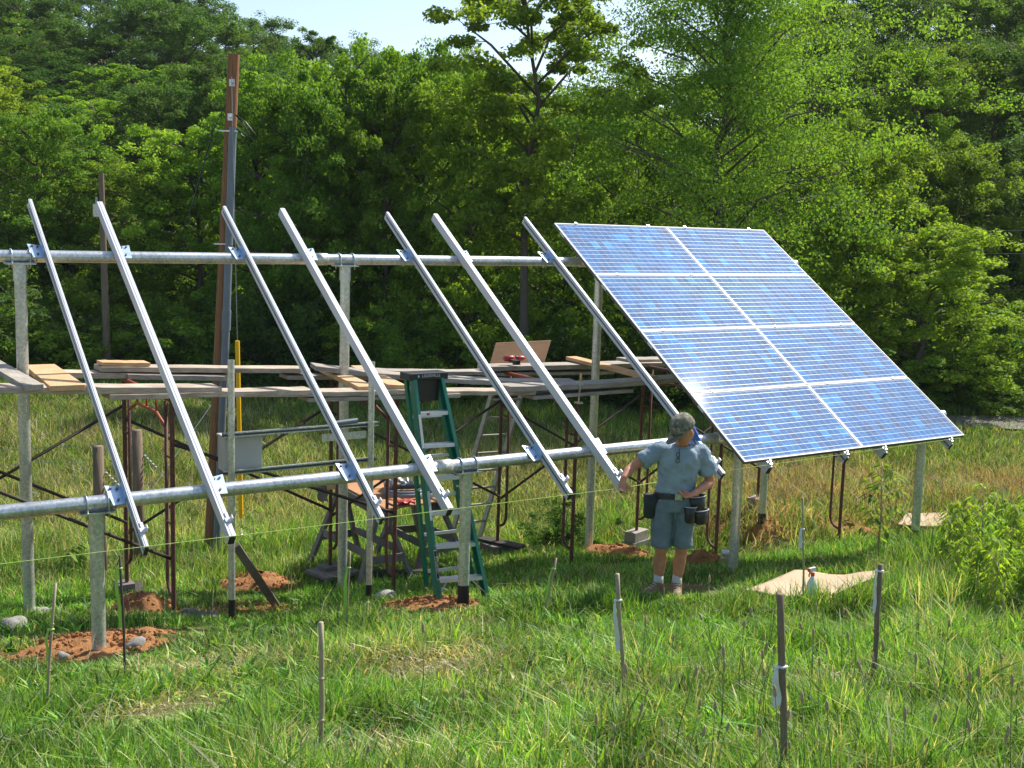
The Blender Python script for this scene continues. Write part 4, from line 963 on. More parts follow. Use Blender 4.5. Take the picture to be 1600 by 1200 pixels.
x, y, d, px = grass_points(210000, 15, 33, power=.8); n = len(x); gk = ~((px > 1440) & (d > 25.7) & (d < 26.9) & (RNG.uniform(0, 1, n) < .85)); x, y, d, px = x[gk], y[gk], d[gk], px[gk]; n = len(x); cl_ = vnoise(x*.6, y*.6, 34)
h = (.12+.22*cl_)*RNG.uniform(.5, 1.3, n)
red_ = (px > 1040) & (d < 21.5) & (d > 15.5) & (RNG.uniform(0, 1, n) < .30*np.clip(vnoise(x*1.3, y*1.3, 51)*2-.7, 0, 1))
dry = np.clip(.48+.35*(vnoise(x*.35, y*.35, 40)-.4)+.12*np.clip((px-600)/600, 0, 1), .1, .8)*np.clip((27-d)/6, .25, 1)
mc_ = gcol(n, x, y, dry); mc_[red_] = np.array([.44, .30, .18])*RNG.uniform(.7, 1.3, (int(red_.sum()), 1)); h = np.where(red_, h*1.5, h)
blades('meadow_grass', x, y, h, .015*RNG.uniform(.6, 1.4, n), mc_, RNG.uniform(.1, 1.0, n), M['grass'], 'tall half-dry meadow grass between the scaffold and the trees')
# ------------------------------------------------------------------ green stepladder
def lettering(txt, size, mat, name, parent, M3, loc, extrude=.0006, spacing=1.0):
    cu = bpy.data.curves.new('lettering', 'FONT'); cu.body = txt; cu.size = size; cu.extrude = extrude; cu.align_x = 'CENTER'; cu.align_y = 'CENTER'; cu.space_character = spacing; cu.offset = size*.012
    tmp = bpy.data.objects.new('lettering_source', cu); C.objects.link(tmp); dg = bpy.context.evaluated_depsgraph_get()
    me = bpy.data.meshes.new_from_object(tmp.evaluated_get(dg)); bpy.data.objects.remove(tmp); bpy.data.curves.remove(cu)
    me.materials.clear(); me.materials.append(mat)
    o = bpy.data.objects.new(name, me); C.objects.link(o); o.parent = parent
    mw = Matrix.Translation(Vector(loc)) @ M3.to_4x4(); o.matrix_local = WM[parent].inverted() @ mw; WM[o] = mw
    return o
YL = .80
fl = PY(683, 943, YL); fr_ = PY(763, 928, YL-.08); fl.z = G(fl.x, fl.y)+.005; fr_.z = G(fr_.x, fr_.y)+.005
tl = PY(643, 593, 1.28); tr = PY(690, 590, 1.28)
t_ = thing('step_ladder', 'green fibreglass stepladder with silver steps standing open behind the front pipe', 'ladder', tuple((fl+fr_)/2))
fwd = Vector((0, -1, .28)).normalized()
for a, b in ((fl, tl), (fr_, tr)):
    s_ = 1 if a is fl else -1
    mb = MB().bar(a, b, .006, .085, (0, -1, 0)); xo = Vector((s_*.016, 0, 0))
    mb.bar(a+xo+Vector((0, -.040, .01)), b+xo+Vector((0, -.040, .01)), .032, .006, (0, -1, 0)).bar(a+xo+Vector((0, .040, -.01)), b+xo+Vector((0, .040, -.01)), .032, .006, (0, -1, 0))
    mb.build('front_rail', M['greenfg'], t_); MB().box(a+Vector((s_*.01, 0, .02)), (.045, .10, .05)).build('foot', M['black'], t_)
rl = PY(668, 926, 1.75); rr3 = PY(741, 917, 1.70); rl.z = G(rl.x, rl.y); rr3.z = G(rr3.x, rr3.y)
tl2 = tl+Vector((-.0, .10, 0)); tr2 = tr+Vector((0, .10, 0))
for a, b in ((rl, tl2), (rr3, tr2)):
    MB().bar(a, b, .028, .050, (0, -1, 0)).build('rear_rail', M['greenfg'], t_); MB().box(a+Vector((0, 0, .02)), (.04, .07, .05)).build('foot', M['black'], t_)
lad_y = [895, 843, 792, 738, 687, 637]
for k, py in enumerate(lad_y):
    f = (943-py-8)/(943-593.); a = fl.lerp(tl, f)+Vector((.012, 0, 0)); b = fr_.lerp(tr, f)+Vector((-.012, 0, 0))
    mb = MB().bar(a, b, .085, .006, (0, 0, 1)).bar(a+Vector((0, -.042, -.013)), b+Vector((0, -.042, -.013)), .004, .034).bar(a+Vector((0, .042, -.013)), b+Vector((0, .042, -.013)), .004, .026)
    o = mb.build('step', M['stepalu'], t_)
    if k == 0:
        for (p, q) in ((a, fl), (b, fr_)):
            s_ = 1 if p is a else -1
            MB().bar(p+Vector((s_*.12, -.02, -.02)), q+(tl-fl if p is a else tr-fr_)*.035+Vector((s_*.01, -.02, 0)), .004, .02, (0, -1, 0)).build('step_brace', M['stepalu'], t_)
    if k == 5: MB().box(a.lerp(b, .30)+Vector((0, -.0455, -.013)), (.03, .002, .02)).build('red_label', M['red'], t_)
for f in (.11, .29, .47, .65, .83):
    a = rl.lerp(tl2, f); b = rr3.lerp(tr2, f); MB().bar(a, b, .012, .03, (0, 0, 1)).build('rear_brace', M['stepalu'], t_)
for s_, (a, b) in enumerate(((fl.lerp(tl, .52), rl.lerp(tl2, .50)), (fr_.lerp(tr, .52), rr3.lerp(tr2, .50)))): MB().bar(a, b, .004, .018, (0, 0, 1)).build('spreader', M['stepalu'], t_)
ctr = (tl+tr)/2; wq = (tr-tl).length
MB().box(ctr+Vector((0, .05, .025)), (wq+.09, .19, .065)).build('top_cap', M['black'], t_, bevel=.008)
MB().box(ctr+Vector((0, .005, -.11)), (wq-.05, .012, .20)).build('back_shield', M['cable'], t_, bevel=.003)
lettering('LOUISVILLE', .034, M['label'], 'lettering', t_, Matrix.Rotation(R_(90), 3, 'X'), ctr+Vector((.02, -.0465, .03)), spacing=1.12)
MB().prism([ctr+Vector((-.118, -.0465, .045)), ctr+Vector((-.118, -.0465, .015)), ctr+Vector((-.098, -.0465, .03))], (0, -.001, 0)).build('logo_mark', M['zinc'], t_)
for f0, f1, mt in ((.69, .84, 'label'), (.37, .50, 'label')):
    a = fl.lerp(tl, f0)+Vector((.016, -.0445, .012)); b = fl.lerp(tl, f1)+Vector((.016, -.0445, .012)); MB().bar(a, b, .026, .002, (0, -1, 0)).build('sticker', M[mt], t_)
a = fl.lerp(tl, .11)+Vector((.016, -.0445, .012)); b = fl.lerp(tl, .24)+Vector((.016, -.0445, .012)); MB().bar(a, b, .029, .002, (0, -1, 0)).build('logo_plate', M['label'], t_)
a2 = a.lerp(b, .03); b2_ = a.lerp(b, .97); MB().bar(a2+Vector((0, -.0015, 0)), b2_+Vector((0, -.0015, 0)), .023, .002, (0, -1, 0)).build('logo_ground', M['black'], t_)
dl = (b-a).normalized(); nm_ = Vector((0, -1, .1)); nm_ = (nm_-dl*nm_.dot(dl)).normalized(); up_ = nm_.cross(dl)
lettering('LOUISVILLE', .030, M['label'], 'lettering', t_, Matrix((dl, up_, nm_)).transposed(), (a+b)/2+nm_*.0035)
# old aluminium ladder leaning on the scaffold behind
bl, br2 = PG(699, 862), PG(745, 857); tl3 = PY(771, 606, YR+.25); tr3 = PY(818, 604, YR+.25)
bl.z += .02; br2.z += .02
t_ = thing('straight_ladder', 'old aluminium ladder leaning on the rear of the scaffold, right of the green ladder', 'ladder', tuple((bl+br2)/2))
for a, b in ((bl, tl3), (br2, tr3)): MB().bar(a, b, .028, .075, (0, 1, 0)).build('rail', M['oldalu'], t_)
for k in range(9):
    f = .06+k*.108; a, b = bl.lerp(tl3, f), br2.lerp(tr3, f); MB().bar(a, b, .032, .026, (0, 0, 1)).build('rung', M['oldalu'], t_, bevel=.004)

# ------------------------------------------------------------------ small things in the grass
def stake(top, bot, Y, r, mat, lab, rib=None, knots=()):
    b = PG(*bot); t2 = PY(top[0], top[1], b.y)
    t_ = thing('survey_stake', lab, 'stake', tuple(b), None, 'stakes standing in the grass')
    n = 5; pts = [b.lerp(t2, i/n)+Vector((random.uniform(-1, 1), random.uniform(-1, 1), 0))*r*.35 for i in range(n+1)]; pts[0] = b-Vector((0, 0, .1))
    MB().tube(pts, [r*1.1]+[r]*n, 10).build('stick', M[mat], t_, True)
    for kf in knots: p = b.lerp(t2, kf); MB().ball(p, (r*1.25, r*1.25, r*.9)).build('node', M[mat], t_, True)
    if rib:
        f0, f1, mt, w_ = rib; p0 = b.lerp(t2, f0); side = Vector((-CY, SY, 0)); tow = Vector((-SY, -CY, 0)); n = 9; vs = []
        for i in range(n+1):
            q = i/n; c_ = b.lerp(t2, f0+(f1-f0)*q)+side*(r*1.1+.003+.006*math.sin(q*6))+tow*(r+.008*math.sin(q*5)); ww = w_*(.35+.65*min(1, q*3))*(1-.3*abs(math.sin(q*4)))
            vs += [c_-side*ww*.2, c_+side*ww*.8+tow*.006*math.sin(q*7)]
        fs = [(2*i, 2*i+1, 2*i+3, 2*i+2) for i in range(n)]
        o = MB().add(vs, fs).build('ribbon', M[mt], t_, True)
        mb = MB().tube([p0+side*(-r*1.4), p0+tow*r*1.4, p0+side*r*1.4, p0-tow*r*1.2, p0-side*r*1.3], .006, 6).ball(p0+side*r*1.6+tow*r, .010); mb.build('ribbon_knot', M[mt], t_, True)
stake((86, 912), (72, 1120), 0, .0085, 'bamboo', 'thin bamboo stake with a lime ribbon, leftmost, left of the front post', (.66, .42, 'ribbong', .022), (.35, .7))
stake((187, 868), (197, 1062), 0, .0085, 'darkstake', 'thin dark stake with a long lime ribbon just right of the leftmost front post', (.90, .42, 'ribbong', .03))
stake((501, 972), (503, 1190), 0, .0125, 'bamboo', 'light brown stake alone in the foreground grass, below and left of the green ladder', (.13, .06, 'ribbonw', .03), (.6, .3))
b = PG(503, 1190); t2 = PY(501, 972, b.y); p = b.lerp(t2, .58); 
stake((547, 862), (541, 985), 0, .007, 'bamboo', 'very thin stake with a wide lime ribbon in front of the workbench', (.80, .05, 'ribbong', .035))
stake((869, 872), (850, 965), 0, .009, 'bamboo', 'thin leaning stake with a yellow-green ribbon between the ladder and the man', (.82, .30, 'ribbong', .025))
stake((964, 897), (976, 1095), 0, .012, 'bamboo', 'bamboo stake with a long white ribbon left of the man\'s boots', (.80, .40, 'ribbonw', .03), (.79, .3))
stake((1254, 778), (1256, 962), 0, .0085, 'bamboo', 'tall thin stake with a short white ribbon right beside the spray bottle', (.74, .58, 'ribbonw', .04))
stake((1219, 928), (1226, 1235), 0, .0155, 'post', 'thick tall stake with a white ribbon in front of the cardboard sheet', (.64, .44, 'ribbonw', .04), (.62,))
stake((1375, 882), (1364, 1070), 0, .0155, 'post', 'thick bent stake with a white ribbon at the right end of the cardboard sheet', (.95, .60, 'ribbonw', .022), (.45,))
# string line along the rail ends
a, b = PY(-40, 886, -.16), PY(1150, 733.5, -.16); c_ = PY(1500, 684, -.16)
h_ = PY(975, 762, -.13); k1 = PY(1050, 749, .14); k2 = PY(1110, 740, .14); b = PY(1160, 732, -.02)
t_ = tag(MB().tube([a, a.lerp(h_, .5)-Vector((0, 0, .006)), h_, k1, k2, b, c_], .0022, 5).build('string_line', M['string'], None, origin=a), 'taut lime green string line running along the lower ends of the rails', 'string line')
# cardboard sheet, spray bottle, jar, plywood, rocks
def warped(name, corners_px, mat, lab, cat, lift, amp, seed, th=.006, drape=.1):
    P = [PG(*c) for c in corners_px]; n = 22; vs = []
    for i in range(n+1):
        for j in range(n+1):
            u_, v_ = i/n, j/n; p = P[0]*(1-u_)*(1-v_)+P[1]*u_*(1-v_)+P[2]*u_*v_+P[3]*(1-u_)*v_; vs.append((p.x, p.y))
    va = np.array(vs); U2 = np.repeat(np.arange(n+1)/n, n+1)
    z = gz(va[:, 0], va[:, 1])+lift+amp*(np.sin(U2*8.5+seed)*.5+.5)+drape*np.clip(U2-.55, 0, 1)*2
    V = np.stack([va[:, 0], va[:, 1], z], -1)-np.array(P[0]); i, j = np.meshgrid(np.arange(n), np.arange(n), indexing='ij'); a = i*(n+1)+j
    o = npmesh(name, V, np.stack([a, a+n+1, a+n+2, a+1], -1).reshape(-1, 4), M[mat], smooth=True); o.location = P[0]; s_ = o.modifiers.new('solid', 'SOLIDIFY'); s_.thickness = th
    tag(o, lab, cat); return o
warped('cardboard_sheet', [(1158, 938), (1305, 952), (1388, 914), (1240, 905)], 'card', 'tan warped cardboard sheet lying in the foreground grass under the spray bottle', 'cardboard', .07, .028, 1.0, .006, .06)
warped('plywood_sheet', [(1402, 832), (1490, 832), (1478, 812), (1415, 814)], 'card', 'pale board lying in the grass at the foot of the right post under the panels', 'board', .12, .0, 0, .012, 0)
bp_ = PG(1266, 955); bp_.z += .10
t_ = thing('spray_bottle', 'white spray bottle with orange-red nozzle standing on the cardboard', 'spray bottle', tuple(bp_))
prof = [(0, .040), (.02, .045), (.12, .045), (.15, .040), (.175, .027), (.20, .015), (.215, .013)]
MB().tube([bp_+Vector((0, 0, z)) for z, r in prof], [r for z, r in prof], 18).build('bottle', M['milky'], t_, True)
MB().tube([bp_+Vector((0, 0, .213)), bp_+Vector((0, 0, .238))], .0175, 14).build('collar', M['redorange'], t_, True)
MB().bar(bp_+Vector((-.035, .01, .262)), bp_+Vector((.025, -.005, .27)), .024, .036).build('sprayer', M['white'], t_, bevel=.004)
MB().bar(bp_+Vector((-.042, .012, .262)), bp_+Vector((-.032, .009, .263)), .028, .03).build('nozzle', M['redorange'], t_)
MB().tube([bp_+Vector((-.02, .005, .248)), bp_+Vector((-.034, .009, .225)), bp_+Vector((-.032, .009, .205))], .006, 8).build('trigger', M['redorange'], t_, True)
jp = PG(1133, 888); jp.z += .005
t_ = thing('glass_jar', 'glass jar of yellowish liquid with a white lid standing in the grass behind the man', 'jar', tuple(jp))
prof = [(0, .046), (.015, .055), (.12, .056), (.145, .046), (.16, .042)]
MB().tube([jp+Vector((0, 0, z)) for z, r in prof], [r for z, r in prof], 20).build('jar', M['glass'], t_, True)
MB().tube([jp+Vector((0, 0, .006)), jp+Vector((0, 0, .105))], .052, 20).build('liquid', M['juice'], t_, True)
MB().tube([jp+Vector((0, 0, .158)), jp+Vector((0, 0, .19))], .049, 20).build('lid', M['white'], t_, True)
def rock(px, py, s, mat, lab, name='rock', seed=0, cat='rock', lift=0):
    p = PG(px, py); n1, n2 = 16, 10; rg = np.random.default_rng(seed); mb = MB().ball((0, 0, 0), 1, None, n1, n2); vs = []
    fr_n = rg.normal(size=(6, 3))*2.2; ph = rg.uniform(0, 6, 6)
    for v in mb.v:
        a = np.array(v); q = 1+.13*sum(math.sin(float(a@fr_n[i])+ph[i]) for i in range(6))*.6; vs.append(Vector((a[0]*s[0]*q, a[1]*s[1]*q, a[2]*s[2]*q+s[2]*.45)))
    mb.v = vs; o = mb.build(name, M[mat], None, True); o.location = p+Vector((0, 0, lift)); o.rotation_euler = (0, 0, rg.uniform(0, 3)); tag(o, lab, cat); return o
rock(605, 938, (.11, .08, .07), 'stone', 'pale rounded rock beside the clay mound left of the green ladder', seed=1)
rock(575, 950, (.07, .05, .035), 'stone', 'small brownish stone left of the pale rock', seed=2)
rock(62, 962, (.09, .06, .05), 'stone', 'flat pale stone at the foot of the tall rear post at the far left', seed=3)
rock(22, 985, (.13, .10, .07), 'conc', 'square grey stone at the bottom left edge behind the bamboo stake', seed=4)
rock(100, 1030, (.05, .04, .04), 'conc', 'dark stone in the orange dirt left of the front post', seed=5)
rock(212, 1015, (.07, .05, .06), 'conc', 'grey stone in the orange dirt right of the front post', seed=6)
mb = MB(); rg_ = random.Random(4); c0 = PG(308, 968)
vs_ = []
for q in range(46):
    a = rg_.uniform(0, 6.28); r = rg_.uniform(0, 1)**.5; mb.ball((c0.x+CY*r*.24*math.cos(a)+SY*r*.14*math.sin(a), c0.y-SY*r*.24*math.cos(a)+CY*r*.14*math.sin(a), c0.z+.03*(1-r)+rg_.uniform(0, .03)), [rg_.uniform(.02, .045) for _ in range(3)], Euler((rg_.random()*3, rg_.random()*3, 0)).to_matrix(), 7, 5)
tag(mb.build('rubble_heap', M['gravel'], None, origin=c0), 'small heap of broken grey concrete right of the leftmost scaffold leg', 'rubble')
for px, py, sx_, h_, lab in ((75, 893, .07, .13, 'white torn paper corner standing in the grass left of the front post'), (88, 893, .10, .07, 'pinkish folded paper scrap beside the white one')):
    p = PG(px, py); side = Vector((CY, -SY, 0)); o = MB().prism([p-side*sx_*.6, p+side*sx_*.6, p+Vector((0, 0, h_))+side*(.02 if h_ > .1 else -.07)], (0, .012, 0)).build('paper_scrap', M['ribbonw'], None, origin=p); tag(o, lab, 'paper scrap')
p = PG(558, 700); 
for px, py, Y_, lab in ((437, 700, 12.5, 'small stake with an orange flag in the meadow behind the struts'), (957, 740, 9.0, 'small orange marker flag in the meadow left of the man')):
    g = G(PY(px, py, Y_).x, Y_); b = PY(px, py, Y_); t_ = thing('marker_flag', lab, 'marker flag', (b.x, Y_, g)); MB().tube([(b.x, Y_, g), (b.x, Y_, b.z+.22)], .008, 6).build('stick', M['bamboo'], t_); MB().box((b.x, Y_-.01, b.z+.03), (.05, .012, .10)).build('flag', M['redorange'], t_)
# plants
def leafy_plant(px, py, h, n_br, leafl, green, lab, name, cat, seed, spread=.35, group=None, bare=.25, at_=None):
    rg = np.random.default_rng(seed); p = PG(px, py) if at_ is None else Vector((at_[0], at_[1], G(*at_)))
    root = thing(name, lab, cat, tuple(p), None, group); mb = MB(); cs = []; ns = []; ss = []
    mb.tube([p, p+Vector((.02*h, 0, h*.5)), p+Vector((0, .02*h, h))], [.012*h+.002, .008*h+.002, .003], 6)
    lv = []
    for k in range(n_br):
        z0 = h*(bare+(1-bare)*k/n_br); a = k*2.4+rg.normal()*.3; L = spread*h*(1-.55*k/n_br)*rg.uniform(.7, 1.2); st = p+Vector((0, 0, z0)); en = st+Vector((math.cos(a)*L, math.sin(a)*L, L*.55)); mb.tube([st, en], [.004, .002], 4)
        for q in range(7):
            f = .25+.8*q/6; c_ = st.lerp(en, f); aa = a+(1 if q % 2 else -1)*rg.uniform(.5, 1.2); lv.append((c_, Vector((math.cos(aa), math.sin(aa), -rg.uniform(.15, .8))).normalized()))
    c = []; V = []; 
    for c_, d in lv:
        L = leafl*rg.uniform(.7, 1.2); sd_ = d.cross(Vector((0, 0, 1))).normalized()*L*.17; V += [c_, c_+d*L*.5+sd_+Vector((0, 0, L*.06)), c_+d*L+Vector((0, 0, -L*.12)), c_+d*L*.5-sd_+Vector((0, 0, L*.06))]
    mb.build('stem', M['grass'] if False else M['bamboo'], root, True)
    V = np.array([list(v-p) for v in V]); lo, hi = (np.array(v) for v in GREENS[green]); mv = rg.uniform(0, 1, (len(lv), 1)); col = np.repeat(lo*(1-mv)+hi*mv, 4, axis=0)*1.15
    npmesh('leaves', V, np.arange(len(V)).reshape(-1, 4), M['leaf'], col, root); return root
leafy_plant(1369, 885, 1.08, 17, .13, 'mid', 'young sapling with drooping narrow leaves below the right half of the panels', 'sapling', 'sapling', 3, .26)
leafy_plant(1527, 905, .95, 12, .09, 'light', 'thin yellow-green weed sticking up at the right, beyond the right post', 'weed_plant', 'weed', 5, .2)
leafy_plant(395, 872, .62, 9, .09, 'mid', 'small vine-like plant growing by the yellow guy guard', 'weed_plant', 'weed', 6, .35)
leafy_plant(110, 905, .35, 9, .13, 'mid', 'broad-leaved weed in the grass between the two leftmost posts', 'weed_plant', 'weed', 8, .5, None, .05)
rw = random.Random(9)
wp = [leafy_plant(0, 0, .48, 22, .085, 'light', None, 'weed_plant', 'weed', 20+i, .34, None, .1, (0, 0)) for i in range(3)]
wroots = [(1470+180*rw.random()**.6, rw.uniform(850, 975)) for _ in range(56)]
for i, (px, py) in enumerate(wroots):
    src = wp[i % 3]; pt = PG(px, py)
    if i < 3: o = src
    else:
        o = src.copy(); C.objects.link(o)
        for ch in list(src.children): c_ = ch.copy(); C.objects.link(c_); c_.parent = o
    o.location = pt; s_ = rw.uniform(.5, 1.15); o.scale = (s_*.85, s_*.85, s_*1.35); o.rotation_euler = (0, 0, rw.uniform(0, 6.28)); tag(o, 'leafy green weed in the dense weed patch at the right edge', 'weed', 'weeds at the right edge')
# seed heads of plantain
def seed_stalk(i):
    rg = random.Random(i); h = .40; root = thing('seed_stalk', 'thin green stalk with a brown seed head standing in the foreground grass', 'grass stalk', (0, 0, 0), None, 'brown seed heads in the foreground')
    pts = [Vector((0, 0, -.02)), Vector((rg.uniform(-.02, .02), .01, h*.5)), Vector((rg.uniform(-.05, .05), rg.uniform(-.03, .03), h))]; MB().tube(pts, [.0022, .0018, .0014], 5).build('stem', STM, root, True)
    d = (pts[2]-pts[1]).normalized(); L = rg.uniform(.035, .06); MB().tube([pts[2], pts[2]+d*L*.25, pts[2]+d*L*.75, pts[2]+d*L], [.002, .0062, .0055, .002], 8).build('seed_head', HD, root, True); return root
STM = simple('green_stalk', (.10, .16, .04), None, .6); HD = simple('brown_seed_head', (.44, .33, .20), (.26, .18, .10), .9, 0, 90)
sp_ = [seed_stalk(i) for i in range(4)]; rs_ = random.Random(12)
for i in range(86):
    src = sp_[i % 4]
    if i < 4: o = src
    else:
        o = src.copy(); C.objects.link(o)
        for ch in list(src.children): c_ = ch.copy(); C.objects.link(c_); c_.parent = o
    px = 1000+600*rs_.random()**.8 if i % 7 else rs_.uniform(450, 1000); py = 1010+340*rs_.random()
    pt = PG(px, py); s_ = rs_.uniform(.75, 1.25); o.location = pt; o.scale = (s_, s_, s_); o.rotation_euler = (rs_.uniform(-.15, .15), rs_.uniform(-.15, .15), rs_.uniform(0, 6.28))

# ------------------------------------------------------------------ the man
D0 = 10.25
lx, ly = LD(1062, D0); PB = Vector((lx, ly, G(lx, ly)+.0)); PXM = F_PX/D0
XI = Vector((CY, -SY, 0)); YI = Vector((SY, CY, 0)); ZI = Vector((0, 0, 1))
man = thing('person', 'man in grey-blue T-shirt, shorts, camouflage cap and tool belt reaching for a rail end', 'person', tuple(PB))
MS = 1.0
def W_(x, y, z): return PB+(XI*x+YI*(y-.13*max(0, z-.95))+ZI*z)*MS
def wv(v): return XI*v[0]+YI*v[1]+ZI*v[2]
def limb(mb, pts, rr_, n=16, flat=1.0):
    P = [W_(*p) for p in pts]; rings = []
    prev = None
    for i, p in enumerate(P):
        d = (P[min(i+1, len(P)-1)]-P[max(i-1, 0)]).normalized(); x = (XI-d*XI.dot(d)) if prev is None else (prev-d*prev.dot(d))
        if x.length < .05: x = YI-d*YI.dot(d)
        x.normalize(); prev = x; y = d.cross(x); r = rr_[i]; rx, ry = r if isinstance(r, tuple) else (r, r*flat); rings.append((p, rx, ry, x, y))
    mb.loft(rings, n); return mb
def torso(mb, secs):     # (x, y, z, rx, ry, tilt)
    rings = []
    for x, y, z, rx, ry in secs: rings.append((W_(x, y, z), rx, ry, XI, YI))
    mb.loft(rings, 24); return mb
RS, LS = (-.155, .01, 1.365), (.235, .02, 1.355)
RE, LE = (-.385, -.05, 1.215), (.335, .03, 1.075)
RW, LW = (-.478, -.21, 1.14), (.150, -.185, 1.005)
body = MB()
torso(body, [(.02, 0, .84, .155, .11), (.02, 0, .95, .16, .115), (.025, .0, 1.06, .145, .105), (.035, 0, 1.2, .165, .115), (.04, 0, 1.31, .175, .11), (.045, 0, 1.375, .13, .085), (.045, -.005, 1.41, .06, .06)])
limb(body, [(.045, 0, 1.38), (.045, -.035, 1.47), (.040, -.07, 1.54)], [.066, .058, .062])
limb(body, [(.04, 0, 1.34), RS, (-.27, -.02, 1.29), RE], [.06, .058, .050, .041]); limb(body, [RE, (-.435, -.125, 1.18), RW], [.041, .042, .027])
limb(body, [(.06, 0, 1.34), LS, (.29, .03, 1.22), LE], [.06, .060, .052, .043]); limb(body, [LE, (.27, -.045, 1.05), LW], [.043, .043, .028])
for hx, kx, ax_, kz in ((-.085, -.085, -.092, .46), (.105, .100, .078, .46)):
    limb(body, [(hx, .0, .92), (hx, 0, .75), (kx, -.01, kz), (kx+.0, .0, .40), ((kx*2+ax_)/3, .025, .32), ((kx+ax_*2)/3, .02, .22), (ax_, .02, .13), (ax_, .02, .05)], [.10, .092, .060, .050, .060, .048, .033, .036])
# head bent down and a little to his right
hq = (Quaternion(XI, R_(-0)) @ Quaternion(ZI, R_(-52)) @ Quaternion(XI, R_(30)) @ Quaternion(YI, R_(-4))).to_matrix()
HC = W_(.040, -.11, 1.575)
fx_ = Matrix((XI, YI, ZI)).transposed()
def hd(x, y, z): return HC+hq @ (XI*x+YI*y+ZI*z)
body.ball(HC, (.080, .100, .116), hq @ fx_, 18, 12)
body.ball(hd(0, -.03, -.075), (.052, .058, .045), hq @ fx_)       # jaw and chin
body.tube([hd(0, -.092, .01), hd(0, -.112, -.025)], [.008, .014], 8)  # nose
for s_ in (-1, 1): body.ball(hd(s_*.078, .01, -.012), (.010, .018, .030), hq @ fx_); body.ball(hd(s_*.03, -.083, .018), (.020, .012, .010), hq @ fx_)
body.tube([hd(-.02, -.094, -.055), hd(.02, -.094, -.055)], .007, 6)
# hands
def hand(mb, wr, dirv, palm_n, thumb_s, curls, L=.088):
    w0 = W_(*wr); d = wv(dirv).normalized(); pn = wv(palm_n); pn = (pn-d*pn.dot(d)).normalized(); s = d.cross(pn)*thumb_s
    pc = w0+d*.05
    mb.loft([(w0-d*.01, .026, .020, s, pn), (w0+d*.03, .036, .016, s, pn), (w0+d*.075, .041, .014, s, pn), (w0+d*.092, .036, .011, s, pn)], 14)
    for k, (o_, ln, r) in enumerate(((.030, .072, .0092), (.010, .080, .0096), (-.010, .074, .0092), (-.029, .058, .0082))):
        p = w0+d*.084+s*o_; dd = (d+s*o_*1.2).normalized(); c = curls[k]; pts = [p-dd*.02, p]
        for q, fr_l in enumerate((.45, .32, .23)):
            ang_ = c*(q+1)*.5; v = dd*math.cos(ang_)+pn*math.sin(ang_); p = p+v*ln*fr_l; pts.append(p)
        mb.tube(pts, [r*1.05, r*1.05, r, r*.92, r*.8], 9)
        mb.ball(pts[-1], r*.8, None, 8, 6)
    p = w0+d*.028+s*.028; pts = [p-s*.012, p+s*.016+d*.012, p+s*.026+d*.036+pn*.016, p+s*.018+d*.058+pn*.030]; mb.tube(pts, [.013, .012, .0105, .008], 9); mb.ball(pts[-1], .008, None, 8, 6)
hand(body, RW, (-.16, -.35, -.95), (.25, -.55, .2), -1, (.8, 1.0, 1.1, 1.2))
hand(body, LW, (-.96, -.25, -.18), (.1, -.4, .95), 1, (1.0, 1.2, 1.3, 1.4))
body.build('body', M['skin'], man, True, remesh=.0075)
for s_ in (-1, 1): MB().ball(hd(s_*.03, -.093, .014), (.010, .006, .006), hq @ fx_).build('eye', M['eye'], man, True)
hair = MB().ball(hd(0, .012, .01), (.081, .094, .108), hq @ fx_, 18, 12); hair.f = [f for f in hair.f if sum(((hq @ fx_).transposed() @ (hair.v[i]-HC)).y for i in f)/len(f) > -.01]; hair.build('hair', M['hair'], man, True)
# cap
cap = MB(); rings = []
cm = hq @ fx_
for q in np.linspace(0, 1, 9):
    a = q*math.pi*.46; rings.append((hd(0, .005, .025)+(cm @ Vector((0, 0, 1)))*.128*math.sin(a), .104*math.cos(a)**.62, .126*math.cos(a)**.62, cm @ Vector((1, 0, 0)), cm @ Vector((0, 1, 0))))
cap.loft(rings, 26); co = cap.build('cap', M['camo'], man, True)
bm_ = []; n = 14
for i in range(n+1):
    a = math.pi*(1+i/n); xx = math.cos(a)*.100; yy = math.sin(a)
    bm_.append(hd(xx, .005+yy*.094, .030)); bm_.append(hd(xx*.90, .005+yy*.225, .030-.022*abs(yy)-.010*(xx/.1)**2))
o = MB().add(bm_, [(2*i, 2*i+1, 2*i+3, 2*i+2) for i in range(n)]).build('cap_brim', M['camo'], co, True); o.matrix_local = Matrix.Identity(4); so_ = o.modifiers.new('solid', 'SOLIDIFY'); so_.thickness = .005
# bandana at the nape
ban = MB(); A0 = hd(.01, .09, -.02); 
ban.prism([hd(-.03, .088, .02), hd(.078, .05, .0), W_(.215, .055, 1.465), W_(.12, .07, 1.47), W_(.165, .065, 1.56)], tuple(YI*.012))
ban.prism([hd(.05, .075, .02), W_(.135, .05, 1.62), W_(.225, .05, 1.45), W_(.07, .07, 1.46)], tuple(YI*.012+XI*.01)); ban.build('bandana', M['blue'], man)
